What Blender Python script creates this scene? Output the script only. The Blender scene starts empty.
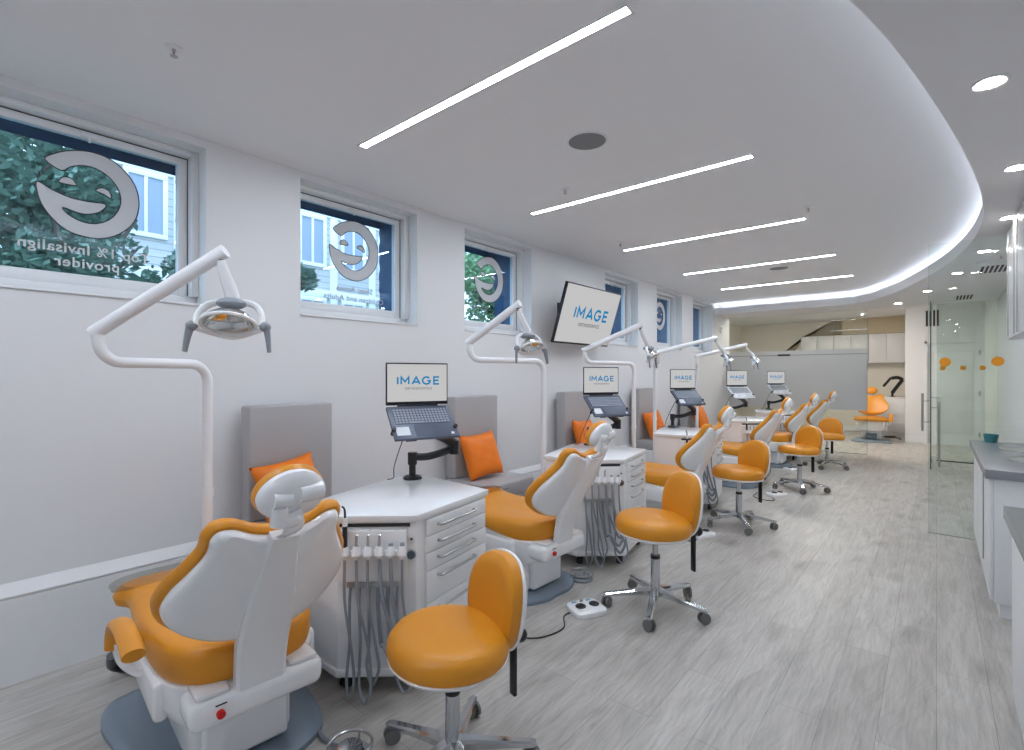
import bpy, bmesh, math, random
from mathutils import Vector, Matrix
random.seed(7)
SC = bpy.context.scene
C = SC.collection
R = math.radians

# ------------------------------------------------------------------ materials
def lin(c):
    o = []
    for v in c[:3]:
        v /= 255.0
        o.append(v / 12.92 if v <= 0.04045 else ((v + 0.055) / 1.055) ** 2.4)
    return (o[0], o[1], o[2], 1.0)

def new_mat(name):
    m = bpy.data.materials.new(name); m.use_nodes = True
    nt = m.node_tree; nt.nodes.clear()
    out = nt.nodes.new('ShaderNodeOutputMaterial')
    return m, nt, out

def mat(name, col, rough=0.5, metal=0.0, bump=0.0, bscale=60.0, var=0.0, coat=0.0, spec=0.5):
    m, nt, out = new_mat(name)
    b = nt.nodes.new('ShaderNodeBsdfPrincipled')
    c = lin(col)
    b.inputs['Base Color'].default_value = c
    b.inputs['Roughness'].default_value = rough
    b.inputs['Metallic'].default_value = metal
    b.inputs['Specular IOR Level'].default_value = spec
    if coat: 
        b.inputs['Coat Weight'].default_value = coat
        b.inputs['Coat Roughness'].default_value = 0.1
    tc = nt.nodes.new('ShaderNodeTexCoord')
    nz = nt.nodes.new('ShaderNodeTexNoise')
    nz.inputs['Scale'].default_value = bscale
    nz.inputs['Detail'].default_value = 3
    nt.links.new(tc.outputs['Object'], nz.inputs['Vector'])
    if var > 0:
        mx = nt.nodes.new('ShaderNodeMix'); mx.data_type = 'RGBA'
        mx.inputs['A'].default_value = tuple(v * (1 - var) for v in c[:3]) + (1,)
        mx.inputs['B'].default_value = tuple(min(1, v * (1 + var)) for v in c[:3]) + (1,)
        nt.links.new(nz.outputs['Fac'], mx.inputs['Factor'])
        nt.links.new(mx.outputs['Result'], b.inputs['Base Color'])
    if bump > 0:
        bp = nt.nodes.new('ShaderNodeBump')
        bp.inputs['Strength'].default_value = bump
        bp.inputs['Distance'].default_value = 0.004
        nt.links.new(nz.outputs['Fac'], bp.inputs['Height'])
        nt.links.new(bp.outputs['Normal'], b.inputs['Normal'])
    nt.links.new(b.outputs['BSDF'], out.inputs['Surface'])
    return m

def emit(name, col, s):
    m, nt, out = new_mat(name)
    e = nt.nodes.new('ShaderNodeEmission')
    e.inputs['Color'].default_value = lin(col); e.inputs['Strength'].default_value = s
    nt.links.new(e.outputs['Emission'], out.inputs['Surface'])
    return m

def glass(name, tint, refl=1.0, ior=1.45):
    m, nt, out = new_mat(name)
    t = nt.nodes.new('ShaderNodeBsdfTransparent'); t.inputs['Color'].default_value = lin(tint)
    g = nt.nodes.new('ShaderNodeBsdfGlossy'); g.inputs['Roughness'].default_value = 0.0
    g.inputs['Color'].default_value = (refl, refl, refl, 1)
    lw = nt.nodes.new('ShaderNodeLayerWeight'); lw.inputs['Blend'].default_value = 0.5
    pw = nt.nodes.new('ShaderNodeMath'); pw.operation = 'POWER'; pw.inputs[1].default_value = 5.0
    f = nt.nodes.new('ShaderNodeMath'); f.operation = 'MULTIPLY_ADD'; f.inputs[1].default_value = 0.90; f.inputs[2].default_value = 0.035
    nt.links.new(lw.outputs['Facing'], pw.inputs[0]); nt.links.new(pw.outputs[0], f.inputs[0])
    mx = nt.nodes.new('ShaderNodeMixShader')
    nt.links.new(f.outputs[0], mx.inputs['Fac'])
    nt.links.new(t.outputs['BSDF'], mx.inputs[1]); nt.links.new(g.outputs['BSDF'], mx.inputs[2])
    nt.links.new(mx.outputs['Shader'], out.inputs['Surface'])
    return m

def frosted(name, col):
    m, nt, out = new_mat(name)
    d = nt.nodes.new('ShaderNodeBsdfDiffuse'); d.inputs['Color'].default_value = lin(col)
    t = nt.nodes.new('ShaderNodeBsdfTranslucent'); t.inputs['Color'].default_value = lin((225, 225, 225))
    mx = nt.nodes.new('ShaderNodeMixShader'); mx.inputs['Fac'].default_value = 0.4
    nt.links.new(d.outputs['BSDF'], mx.inputs[1]); nt.links.new(t.outputs['BSDF'], mx.inputs[2])
    nt.links.new(mx.outputs['Shader'], out.inputs['Surface'])
    return m

def floor_mat():
    m, nt, out = new_mat('oak_planks')
    N = nt.nodes.new; L = nt.links.new
    b = N('ShaderNodeBsdfPrincipled')
    tc = N('ShaderNodeTexCoord'); sp = N('ShaderNodeSeparateXYZ'); cb = N('ShaderNodeCombineXYZ')
    L(tc.outputs['Object'], sp.inputs[0]); L(sp.outputs['Y'], cb.inputs['X']); L(sp.outputs['X'], cb.inputs['Y'])
    br = N('ShaderNodeTexBrick')
    br.inputs['Scale'].default_value = 1.0
    br.inputs['Brick Width'].default_value = 1.25; br.inputs['Row Height'].default_value = 0.19
    br.inputs['Mortar Size'].default_value = 0.0012; br.inputs['Mortar Smooth'].default_value = 0.3
    br.offset = 0.37
    br.inputs['Color1'].default_value = lin((192, 189, 184)); br.inputs['Color2'].default_value = lin((180, 176, 171))
    br.inputs['Mortar'].default_value = lin((140, 136, 132))
    L(cb.outputs[0], br.inputs['Vector'])
    # grain stretched along the plank
    mp = N('ShaderNodeMapping'); mp.inputs['Scale'].default_value = (34, 2.2, 1)
    L(tc.outputs['Object'], mp.inputs['Vector'])
    n1 = N('ShaderNodeTexNoise'); n1.inputs['Scale'].default_value = 1.0; n1.inputs['Detail'].default_value = 7; n1.inputs['Roughness'].default_value = 0.65
    n1.inputs['Distortion'].default_value = 1.4
    L(mp.outputs[0], n1.inputs['Vector'])
    mp2 = N('ShaderNodeMapping'); mp2.inputs['Scale'].default_value = (5.5, 1.3, 1)
    L(tc.outputs['Object'], mp2.inputs['Vector'])
    n2 = N('ShaderNodeTexNoise'); n2.inputs['Scale'].default_value = 1.0; n2.inputs['Detail'].default_value = 4; n2.inputs['Distortion'].default_value = 2.0
    L(mp2.outputs[0], n2.inputs['Vector'])
    r1 = N('ShaderNodeValToRGB')
    r1.color_ramp.elements[0].position = 0.32; r1.color_ramp.elements[0].color = (0.78, 0.775, 0.77, 1)
    r1.color_ramp.elements[1].position = 0.62; r1.color_ramp.elements[1].color = (1.06, 1.06, 1.06, 1)
    L(n1.outputs['Fac'], r1.inputs['Fac'])
    r2 = N('ShaderNodeValToRGB')
    r2.color_ramp.elements[0].position = 0.33; r2.color_ramp.elements[0].color = (0.80, 0.79, 0.78, 1)
    r2.color_ramp.elements[1].position = 0.56; r2.color_ramp.elements[1].color = (1.04, 1.04, 1.04, 1)
    L(n2.outputs['Fac'], r2.inputs['Fac'])
    # cathedral grain and knots
    ad = N('ShaderNodeVectorMath'); ad.operation = 'MULTIPLY_ADD'; ad.inputs[1].default_value = (.9, .9, .9)
    n3 = N('ShaderNodeTexNoise'); n3.inputs['Scale'].default_value = 2.6; n3.inputs['Detail'].default_value = 2
    L(tc.outputs['Object'], n3.inputs['Vector'])
    L(n3.outputs['Color'], ad.inputs[0]); L(mp2.outputs[0], ad.inputs[2])
    wv = N('ShaderNodeTexWave'); wv.wave_type = 'BANDS'; wv.bands_direction = 'X'; wv.inputs['Scale'].default_value = 2.1
    wv.inputs['Distortion'].default_value = 14.0; wv.inputs['Detail'].default_value = 3; wv.inputs['Detail Scale'].default_value = 0.8
    L(ad.outputs[0], wv.inputs['Vector'])
    r3 = N('ShaderNodeValToRGB')
    r3.color_ramp.elements[0].position = 0.0; r3.color_ramp.elements[0].color = (0.86, 0.85, 0.84, 1)
    r3.color_ramp.elements[1].position = 0.45; r3.color_ramp.elements[1].color = (1.02, 1.02, 1.02, 1)
    L(wv.outputs['Fac'], r3.inputs['Fac'])
    vmp = N('ShaderNodeMapping'); vmp.inputs['Scale'].default_value = (4.2, 1.7, 1); L(tc.outputs['Object'], vmp.inputs['Vector'])
    vo = N('ShaderNodeTexVoronoi'); vo.inputs['Scale'].default_value = 1.0; L(vmp.outputs[0], vo.inputs['Vector'])
    r4 = N('ShaderNodeValToRGB')
    r4.color_ramp.elements[0].position = 0.03; r4.color_ramp.elements[0].color = (0.60, 0.58, 0.55, 1)
    r4.color_ramp.elements[1].position = 0.30; r4.color_ramp.elements[1].color = (1, 1, 1, 1)
    L(vo.outputs['Distance'], r4.inputs['Fac'])
    m3 = N('ShaderNodeMix'); m3.data_type = 'RGBA'; m3.blend_type = 'MULTIPLY'; m3.inputs['Factor'].default_value = 0.45
    L(br.outputs['Color'], m3.inputs['A']); L(r3.outputs['Color'], m3.inputs['B'])
    m4 = N('ShaderNodeMix'); m4.data_type = 'RGBA'; m4.blend_type = 'MULTIPLY'; m4.inputs['Factor'].default_value = 0.75
    L(m3.outputs['Result'], m4.inputs['A']); L(r4.outputs['Color'], m4.inputs['B'])
    m1 = N('ShaderNodeMix'); m1.data_type = 'RGBA'; m1.blend_type = 'MULTIPLY'; m1.inputs['Factor'].default_value = 0.85
    L(m4.outputs['Result'], m1.inputs['A']); L(r1.outputs['Color'], m1.inputs['B'])
    m2 = N('ShaderNodeMix'); m2.data_type = 'RGBA'; m2.blend_type = 'MULTIPLY'; m2.inputs['Factor'].default_value = 0.75
    L(m1.outputs['Result'], m2.inputs['A']); L(r2.outputs['Color'], m2.inputs['B'])
    L(m2.outputs['Result'], b.inputs['Base Color'])
    b.inputs['Roughness'].default_value = 0.42
    bp = N('ShaderNodeBump'); bp.inputs['Strength'].default_value = 0.12; bp.inputs['Distance'].default_value = 0.003
    L(n1.outputs['Fac'], bp.inputs['Height']); L(bp.outputs['Normal'], b.inputs['Normal'])
    L(b.outputs['BSDF'], out.inputs['Surface'])
    return m

def siding_mat():
    m, nt, out = new_mat('siding')
    N = nt.nodes.new; L = nt.links.new
    b = N('ShaderNodeBsdfPrincipled'); b.inputs['Roughness'].default_value = 0.7
    tc = N('ShaderNodeTexCoord'); sp = N('ShaderNodeSeparateXYZ'); L(tc.outputs['Object'], sp.inputs[0])
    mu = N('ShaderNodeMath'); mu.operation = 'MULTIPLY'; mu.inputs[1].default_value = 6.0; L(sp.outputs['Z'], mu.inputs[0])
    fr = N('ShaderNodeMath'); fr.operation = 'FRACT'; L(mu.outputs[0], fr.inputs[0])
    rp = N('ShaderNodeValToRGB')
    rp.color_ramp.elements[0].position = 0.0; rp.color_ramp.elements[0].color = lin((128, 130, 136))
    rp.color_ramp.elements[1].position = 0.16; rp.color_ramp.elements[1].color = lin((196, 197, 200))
    L(fr.outputs[0], rp.inputs['Fac']); L(rp.outputs['Color'], b.inputs['Base Color'])
    L(b.outputs['BSDF'], out.inputs['Surface'])
    return m

M = {}
M['wall'] = mat('white_wall_paint', (228, 229, 231), 0.6, bump=0.03, bscale=220)
M['ceil'] = mat('ceiling_paint', (238, 239, 241), 0.75, bump=0.02, bscale=200)
M['low'] = mat('soffit_paint', (226, 226, 228), 0.7, bump=0.02, bscale=200)
M['beige'] = mat('beige_paint', (228, 223, 212), 0.7)
M['tan'] = mat('tan_paint', (198, 185, 158), 0.7)
M['stair'] = mat('stair_shaded_tan', (160, 150, 128), 0.75)  # tan darkened further: the wedge's shade is put into the colour
M['floor'] = floor_mat()
M['frame'] = mat('window_frame_white', (230, 232, 234), 0.4)
M['gap'] = mat('dark_gap', (40, 42, 46), 0.7)
M['pane'] = glass('window_pane', (222, 238, 250))
M['clear'] = glass('partition_glass', (240, 246, 243), 0.9)
M['clear_faint'] = glass('screen_glass', (250, 253, 252), 0.5)
M['edge'] = mat('glass_edge_green', (66, 96, 90), 0.2)
M['frost'] = frosted('frosted_film', (212, 215, 219))
M['navy'] = mat('navy_canvas', (20, 72, 112), 0.6, bump=0.5, bscale=14, var=0.3)
M['silver_decal'] = mat('silver_decal', (208, 211, 215), 0.45)
M['grey_lettering'] = mat('grey_lettering', (150, 156, 168), 0.5)
M['decal_line'] = mat('decal_outline', (46, 52, 66), 0.5)
M['orange'] = mat('orange_vinyl', (222, 146, 30), 0.36, bump=0.06, bscale=180, var=0.04)
M['orange_cushion'] = mat('orange_faux_leather', (240, 124, 10), 0.5, bump=0.35, bscale=26, var=0.06)
M['white'] = mat('white_plastic', (244, 245, 247), 0.22, coat=0.3)
M['whitem'] = mat('white_enamel', (240, 241, 244), 0.3)
M['cart'] = mat('cart_laminate', (238, 239, 240), 0.35, var=0.01)
M['top'] = mat('solid_surface_top', (236, 237, 239), 0.16)
M['bluegrey'] = mat('blue_grey_plastic', (124, 138, 152), 0.4)
M['grey_vinyl'] = mat('grey_vinyl', (174, 172, 173), 0.45, bump=0.06, bscale=150, var=0.03)
M['grey_plastic'] = mat('grey_plastic', (140, 146, 154), 0.4)
M['hose'] = mat('grey_hose', (142, 148, 156), 0.4)
M['chrome'] = mat('chrome', (205, 208, 212), 0.12, 1.0)
M['steel'] = mat('brushed_steel', (186, 188, 190), 0.28, 1.0)
M['mirror'] = mat('mirror_reflector', (222, 222, 220), 0.04, 1.0)
M['black'] = mat('black_plastic', (24, 25, 28), 0.35)
M['rubber'] = mat('dark_rubber', (34, 35, 38), 0.7)
M['caster'] = mat('caster_grey', (112, 112, 110), 0.5)
M['red'] = mat('red_switch', (220, 30, 28), 0.35)
M['laptop'] = mat('slate_laptop', (82, 90, 106), 0.38, 0.3)
M['laptop_silver'] = mat('silver_laptop', (206, 209, 214), 0.35, 0.2)
M['bezel'] = mat('dark_bezel', (26, 30, 42), 0.3)
M['keycap'] = mat('keycaps', (150, 158, 172), 0.5)
M['keybed'] = mat('keyboard_bed', (58, 66, 84), 0.5)
M['sticker'] = mat('white_sticker', (214, 220, 226), 0.5)
M['screen'] = emit('screen_white', (240, 240, 240), 0.58)
M['logo_blue'] = emit('screen_logo_blue', (32, 152, 214), 0.62)
M['logo_grey'] = emit('screen_logo_grey', (120, 124, 130), 0.5)
M['quartz'] = mat('grey_quartz', (140, 143, 150), 0.25, var=0.05, bscale=90)
M['cab'] = mat('white_gloss_cabinet', (230, 231, 233), 0.3)
M['teal'] = mat('teal_cup', (60, 128, 134), 0.3)
M['dot'] = mat('orange_dot', (243, 160, 32), 0.5)
M['speaker'] = mat('speaker_mesh', (132, 134, 138), 0.6, bump=0.6, bscale=900)
M['leaf'] = mat('leaf', (104, 136, 122), 0.6, var=0.5, bscale=3)
M['leaf2'] = mat('leaf_bright', (120, 160, 120), 0.6, var=0.5, bscale=3)
M['bark'] = mat('bark', (82, 76, 70), 0.8, bump=0.5, bscale=20)
M['siding'] = siding_mat()
M['trim_white'] = mat('house_trim', (240, 242, 245), 0.6)
M['house_glass'] = mat('house_window_glass', (150, 164, 184), 0.5)
M['ground'] = mat('garden_soil', (96, 104, 92), 0.9, bump=0.3, bscale=8, var=0.2)
M['stripe'] = emit('strip_diffuser', (236, 244, 255), 70.0)
M['cove'] = emit('cove_tape', (232, 241, 255), 13.0)
M['down'] = emit('downlight_lens', (255, 250, 244), 115.0)
M['warmdown'] = emit('warm_downlight_lens', (255, 244, 232), 300.0)
M['alcove_fill'] = emit('alcove_fill_glow', (255, 245, 234), 165.0)  # glow of the fill strips added over the alcove
M['dial'] = mat('gauge_dial', (70, 84, 100), 0.3)
M['label_blue'] = mat('blue_label', (96, 160, 196), 0.5)
M['cleartoe'] = glass('clear_toe_cover', (235, 235, 232), 0.8)

# ------------------------------------------------------------------ mesh helpers
def catmull(pts, n=8, closed=False):
    P = [Vector(p) for p in pts]; out = []
    N = len(P); segs = N if closed else N - 1
    for i in range(segs):
        if closed:
            p0, p1, p2, p3 = P[(i - 1) % N], P[i], P[(i + 1) % N], P[(i + 2) % N]
        else:
            p1, p2 = P[i], P[i + 1]
            p0 = P[i - 1] if i > 0 else p1 * 2 - p2
            p3 = P[i + 2] if i + 2 < N else p2 * 2 - p1
        for k in range(n):
            t = k / n
            out.append(0.5 * ((2 * p1) + (p2 - p0) * t + (2 * p0 - 5 * p1 + 4 * p2 - p3) * t * t + (3 * p1 - p0 - 3 * p2 + p3) * t ** 3))
    if not closed: out.append(P[-1])
    return out

def mirror_outline(half):
    """half outline of (lateral, along) from bottom centre to top centre -> closed loop, counterclockwise"""
    o = list(half)
    for p in reversed(half[1:-1]): o.append((-p[0], p[1]))
    return o

class MB:
    def __init__(s): s.bm = bmesh.new()
    def _xf(s, verts, c, rot):
        m = Matrix.Translation(Vector(c))
        if rot is not None:
            m = m @ (rot if isinstance(rot, Matrix) else Matrix.Rotation(rot, 4, 'Z'))
        bmesh.ops.transform(s.bm, matrix=m, verts=verts)
    def box(s, c, size, bev=0.0, rot=None, seg=2):
        r = bmesh.ops.create_cube(s.bm, size=1.0); v = r['verts']
        bmesh.ops.scale(s.bm, vec=Vector(size), verts=v)
        s._xf(v, c, rot)
        if bev > 0:
            e = list({e for x in v for e in x.link_edges})
            bmesh.ops.bevel(s.bm, geom=e, offset=bev, segments=seg, affect='EDGES', profile=0.5)
        return s
    def bb(s, a, b, bev=0.0, seg=2):
        c = [(a[i] + b[i]) / 2 for i in range(3)]; z = [abs(b[i] - a[i]) for i in range(3)]
        return s.box(c, z, bev, None, seg)
    def loft(s, rings, cap=True, closed=True):
        """rings: lists of equal length of Vectors"""
        R_ = [[s.bm.verts.new(p) for p in ring] for ring in rings]
        n = len(R_[0])
        for a, b in zip(R_, R_[1:]):
            for i in range(n if closed else n - 1):
                j = (i + 1) % n
                s.bm.faces.new((a[i], a[j], b[j], b[i]))
        if cap and closed:
            s.bm.faces.new(list(reversed(R_[0]))); s.bm.faces.new(R_[-1])
        return s
    def cyl(s, p0, p1, r0, r1=None, n=16, cap=True):
        r1 = r0 if r1 is None else r1
        p0, p1 = Vector(p0), Vector(p1); d = (p1 - p0).normalized()
        u = d.orthogonal().normalized(); w = d.cross(u)
        mk = lambda p, r: [p + (u * math.cos(2 * math.pi * k / n) + w * math.sin(2 * math.pi * k / n)) * r for k in range(n)]
        return s.loft([mk(p0, r0), mk(p1, r1)], cap)
    def tube(s, pts, r, n=10, smooth=6, flat=None, closed=False):
        P = catmull(pts, smooth, closed) if smooth else [Vector(p) for p in pts]
        T = len(P); rings = []
        d = (P[1] - P[0]).normalized(); u = d.orthogonal().normalized()
        if flat: u = Vector(flat[0]); u = (u - d * u.dot(d)).normalized()
        for i, p in enumerate(P):
            if closed: dn = (P[(i + 1) % T] - P[i - 1]).normalized()
            else: dn = (P[min(i + 1, T - 1)] - P[max(i - 1, 0)]).normalized()
            u = (u - dn * u.dot(dn)).normalized(); w = dn.cross(u)
            rr = r(i / (T - 1)) if callable(r) else r
            fu, fw = (flat[1], flat[2]) if flat else (1, 1)
            rings.append([p + (u * fu * math.cos(2 * math.pi * k / n) + w * fw * math.sin(2 * math.pi * k / n)) * rr for k in range(n)])
        if closed: rings.append([v.copy() for v in rings[0]])
        return s.loft(rings, not closed)
    def lathe(s, prof, n=24, mtx=None):
        m = mtx or Matrix.Identity(4)
        rings = [[m @ Vector((r * math.cos(2 * math.pi * k / n), r * math.sin(2 * math.pi * k / n), z)) for k in range(n)] for r, z in prof]
        return s.loft(rings, True)
    def prism(s, poly, z0, z1, bev=0.0):
        a = [s.bm.verts.new((p[0], p[1], z0)) for p in poly]; b = [s.bm.verts.new((p[0], p[1], z1)) for p in poly]
        n = len(poly); fs = [s.bm.faces.new(list(reversed(a))), s.bm.faces.new(b)]
        for i in range(n): fs.append(s.bm.faces.new((a[i], a[(i + 1) % n], b[(i + 1) % n], b[i])))
        if bev > 0:
            es = list({e for f in fs for e in f.edges})
            bmesh.ops.bevel(s.bm, geom=es, offset=bev, segments=2, affect='EDGES', profile=0.5)
        return s
    def pad(s, outline, levels, mapf, dome=0.0, sm=5, dome0=0.0):
        """cushion-like slab: closed 2-D outline, levels of (inset, h), mapf(a, b, h) -> point"""
        O = catmull([(p[0], p[1], 0) for p in outline], sm, True)
        n = len(O)
        area = sum(O[i].x * O[(i + 1) % n].y - O[(i + 1) % n].x * O[i].y for i in range(n))
        sg = 1 if area > 0 else -1
        nr = []
        for i in range(n):
            t = (O[(i + 1) % n] - O[i - 1]); nr.append(Vector((t.y, -t.x, 0)).normalized() * sg)
        rings2 = []
        for ins, h in levels: rings2.append(([O[i] - nr[i] * ins for i in range(n)], h))
        def capring(ring, h, k, dm):
            c = sum(ring, Vector()) / n
            return [c + (p - c) * k for p in ring], h + dm * (1 - k * k)
        first, last = rings2[0], rings2[-1]
        sgn0 = -1 if levels[-1][1] > levels[0][1] else 1
        pre = [capring(first[0], first[1], k, sgn0 * dome0) for k in (0.05, 0.35, 0.65, 0.85)]
        post = [capring(last[0], last[1], k, -sgn0 * dome) for k in (0.85, 0.65, 0.35, 0.05)]
        allr = pre + rings2 + post
        s.loft([[Vector(mapf(p.x, p.y, h)) for p in ring] for ring, h in allr], True)
        return s
    def ball(s, c, rad, n=16, rot=None):
        r = bmesh.ops.create_uvsphere(s.bm, u_segments=n, v_segments=max(8, n // 2), radius=1.0); v = r['verts']
        bmesh.ops.scale(s.bm, vec=Vector(rad if not isinstance(rad, (int, float)) else (rad,) * 3), verts=v)
        s._xf(v, c, rot); return s
    def build(s, name, m, parent=None, ang=38):
        bmesh.ops.recalc_face_normals(s.bm, faces=s.bm.faces[:])
        me = bpy.data.meshes.new(name); s.bm.to_mesh(me); s.bm.free()
        for p in me.polygons: p.use_smooth = True
        me.set_sharp_from_angle(angle=R(ang))
        me.materials.append(m if not isinstance(m, str) else M[m])
        o = bpy.data.objects.new(name, me); C.objects.link(o)
        if parent: o.parent = parent
        return o

def tag(o, label=None, cat=None, group=None, kind=None):
    if label: o['label'] = label
    if cat: o['category'] = cat
    if group: o['group'] = group
    if kind: o['kind'] = kind
    return o
def struct(o): o['kind'] = 'structure'; return o
def thing(name, loc, rz, label, cat, group=None):
    o = bpy.data.objects.new(name, None); C.objects.link(o)
    o.empty_display_size = 0.1
    o.location = loc; o.rotation_euler = (0, 0, R(rz))
    return tag(o, label, cat, group)
def copy_tree(o, parent=None):
    c = o.copy(); C.objects.link(c)
    if parent is not None: c.parent = parent
    for ch in list(o.children): copy_tree(ch, c)
    return c
def place(first, idx, loc, rz, label):
    o = first if idx == 0 else copy_tree(first)
    o.location = loc; o.rotation_euler = (0, 0, R(rz)); o['label'] = label
    return o
def text(txt, size, mtx, m, parent, name, ext=0.0008, sx=1.0, spacing=1.0, bold=0.0):
    cu = bpy.data.curves.new('t', 'FONT'); cu.body = txt; cu.size = size; cu.extrude = ext
    cu.align_x = 'CENTER'; cu.align_y = 'CENTER'; cu.space_character = spacing; cu.offset = bold; cu.resolution_u = 3
    t = bpy.data.objects.new('t', cu); C.objects.link(t)
    bpy.context.view_layer.update()
    me = bpy.data.meshes.new_from_object(t.evaluated_get(bpy.context.evaluated_depsgraph_get()))
    bpy.data.objects.remove(t); bpy.data.curves.remove(cu)
    me.transform(mtx @ Matrix.Diagonal((sx, 1, 1, 1))); me.materials.clear(); me.materials.append(M[m])
    o = bpy.data.objects.new(name, me); C.objects.link(o)
    if parent: o.parent = parent
    return o
def stroke_word(size, mtx, m, parent, name, w=0.195):
    """the word IMAGE from flat bars of even width"""
    arc = [(.47 + .47 * math.cos(R(q)), .5 + .5 * math.sin(R(q))) for q in range(42, 331, 12)]
    gl = [(.18, [[(.08, 0), (.08, 1)]]), (1.12, [[(.08, 0), (.08, 1), (.52, .34), (.96, 1), (.96, 0)]]), (1.06, [[(.04, 0), (.50, 1), (.96, 0)], [(.22, .30), (.78, .30)]]),
          (1.08, [arc + [(.92, .46), (.56, .46)]]), (.74, [[(.72, 1), (.08, 1), (.08, 0), (.72, 0)], [(.08, .51), (.66, .51)]])]
    gap = .22; tot = sum(g[0] for g in gl) + gap * 4; x0 = -tot / 2
    b = MB(); hw = w / 2
    for wd, strokes in gl:
        for st in strokes:
            P = [Vector((x0 + p[0], p[1] * (1 - w) + hw - .5, 0)) for p in st]
            L, Rr = [], []
            for i, p in enumerate(P):
                d0 = (p - P[i - 1]).normalized() if i > 0 else (P[1] - P[0]).normalized()
                d1 = (P[i + 1] - p).normalized() if i < len(P) - 1 else d0
                n0, n1 = Vector((-d0.y, d0.x, 0)), Vector((-d1.y, d1.x, 0))
                nn = (n0 + n1).normalized(); k = hw / max(.42, nn.dot(n0))
                ext = Vector((0, 0, 0))
                L.append(p + nn * k + ext); Rr.append(p - nn * k + ext)
            for i in range(len(P) - 1):
                q = [Rr[i], Rr[i + 1], L[i + 1], L[i]]
                b.loft([[mtx @ (v * size) for v in q], [mtx @ (v * size + Vector((0, 0, .0006))) for v in q]])
        x0 += wd + gap
    return b.build(name, m, parent)
def frame3(ex, ey, ez, o):
    m = Matrix.Identity(4)
    for i in range(3):
        m[i][0] = ex[i]; m[i][1] = ey[i]; m[i][2] = ez[i]; m[i][3] = o[i]
    return m

# ------------------------------------------------------------------ camera
cam = bpy.data.cameras.new('camera'); co = bpy.data.objects.new('camera', cam); C.objects.link(co)
cam.sensor_width = 36; cam.lens = 36 * 501.0 / 1024; cam.clip_start = 0.05
co.location = (0, 0, 1.48); co.rotation_euler = (R(90), 0, R(40.28)); SC.camera = co

# ------------------------------------------------------------------ room shell
WX = -3.42; WT = 0.26; RX = 0.75; YB = -3.2; YP = 11.3; YF = 14.06; YN = 16.05; ZC = 2.92; ZL = 2.70
struct(MB().bb((-4.0, YB - .2, -0.1), (RX + .2, YN + .3, 0)).build('floor', 'floor'))

WIN = [(0.06, 1.13), (1.73, 2.77), (3.34, 4.37), (5.98, 6.97), (7.63, 8.66), (9.19, 10.22)]
ZS, ZH = 1.90, 2.87
b = MB()
b.bb((WX - WT, YB, 0), (WX, YP, ZS)); b.bb((WX - WT, YB, ZH), (WX, YP, 3.1))
e = [YB] + [v for w in WIN for v in w] + [YP]
for i in range(0, len(e), 2): b.bb((WX - WT, e[i], ZS), (WX, e[i + 1], ZH))
struct(b.build('wall_left', 'wall'))
# low projecting dado with a bevelled cap
b = MB()
prof = [(WX, 0.0), (WX + .05, 0.0), (WX + .05, .405), (WX + .043, .41), (WX + .052, .416), (WX + .052, .424), (WX, .475)]
b.loft([[Vector((p[0], y, p[1])) for p in prof] for y in (YB, YP)])
struct(b.build('baseboard_left', 'wall'))

struct(MB().bb((WX - WT, YB - .15, 0), (RX + .2, YB, 3.1)).build('wall_back', 'wall'))
struct(MB().bb((RX, YB, 0), (RX + .15, YF, 3.1)).build('wall_right', 'wall'))
# wall at the end of the corridor, with the door opening left for door_1
b = MB(); b.bb((-.53, YF, 0), (-.16, YF + .12, 3.1)); b.bb((.72, YF, 0), (RX + .15, YF + .12, 3.1)); b.bb((-.16, YF, 2.16), (.72, YF + .12, 3.1))
b.bb((-.53, YF + .12, 0), (-.41, YN, 3.1))
struct(b.build('wall_far', 'wall'))
struct(MB().bb((-4.6, YN, 0), (-.41, YN + .12, 3.1)).build('wall_niche', 'beige'))
struct(MB().bb((-4.6, YP, 0), (-4.5, YN, 3.1)).bb((-4.6, YP - .1, 0), (WX - WT, YP, 3.1)).build('wall_alcove', 'beige'))
struct(MB().bb((-4.6, YP, -.1), (-4.0, YN + .3, 0)).build('floor_alcove', 'floor'))
b = MB(); b.bb((-.53, YF - .012, 0), (-.2, YF, .14)); b.bb((-4.5, YN - .012, 0), (-.53, YN, .12))
struct(b.build('baseboard_far', 'frame'))
d = struct(MB().bb((-.155, YF + .03, 0.005), (.715, YF + .07, 2.155)).bb((-.02, YF + .022, .25), (.58, YF + .03, 1.95), .004).build('door_1', 'frame'))
MB().bb((-.2, YF - .02, 0), (-.155, YF + .1, 2.2)).bb((.715, YF - .02, 0), (.75, YF + .1, 2.2)).bb((-.2, YF - .02, 2.155), (.75, YF + .1, 2.2)).build('door_frame', 'frame', d)
MB().cyl((-.07, YF + .03, 1.0), (-.07, YF - .04, 1.0), .012).tube([(-.07, YF - .04, 1.0), (.05, YF - .04, 1.0)], .01, smooth=0).build('handle', 'steel', d)
for z in (.25, 1.1, 1.95): MB().bb((.66, YF + .01, z - .05), (.69, YF + .035, z + .05), .004).build('hinge', 'steel', d)

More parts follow.
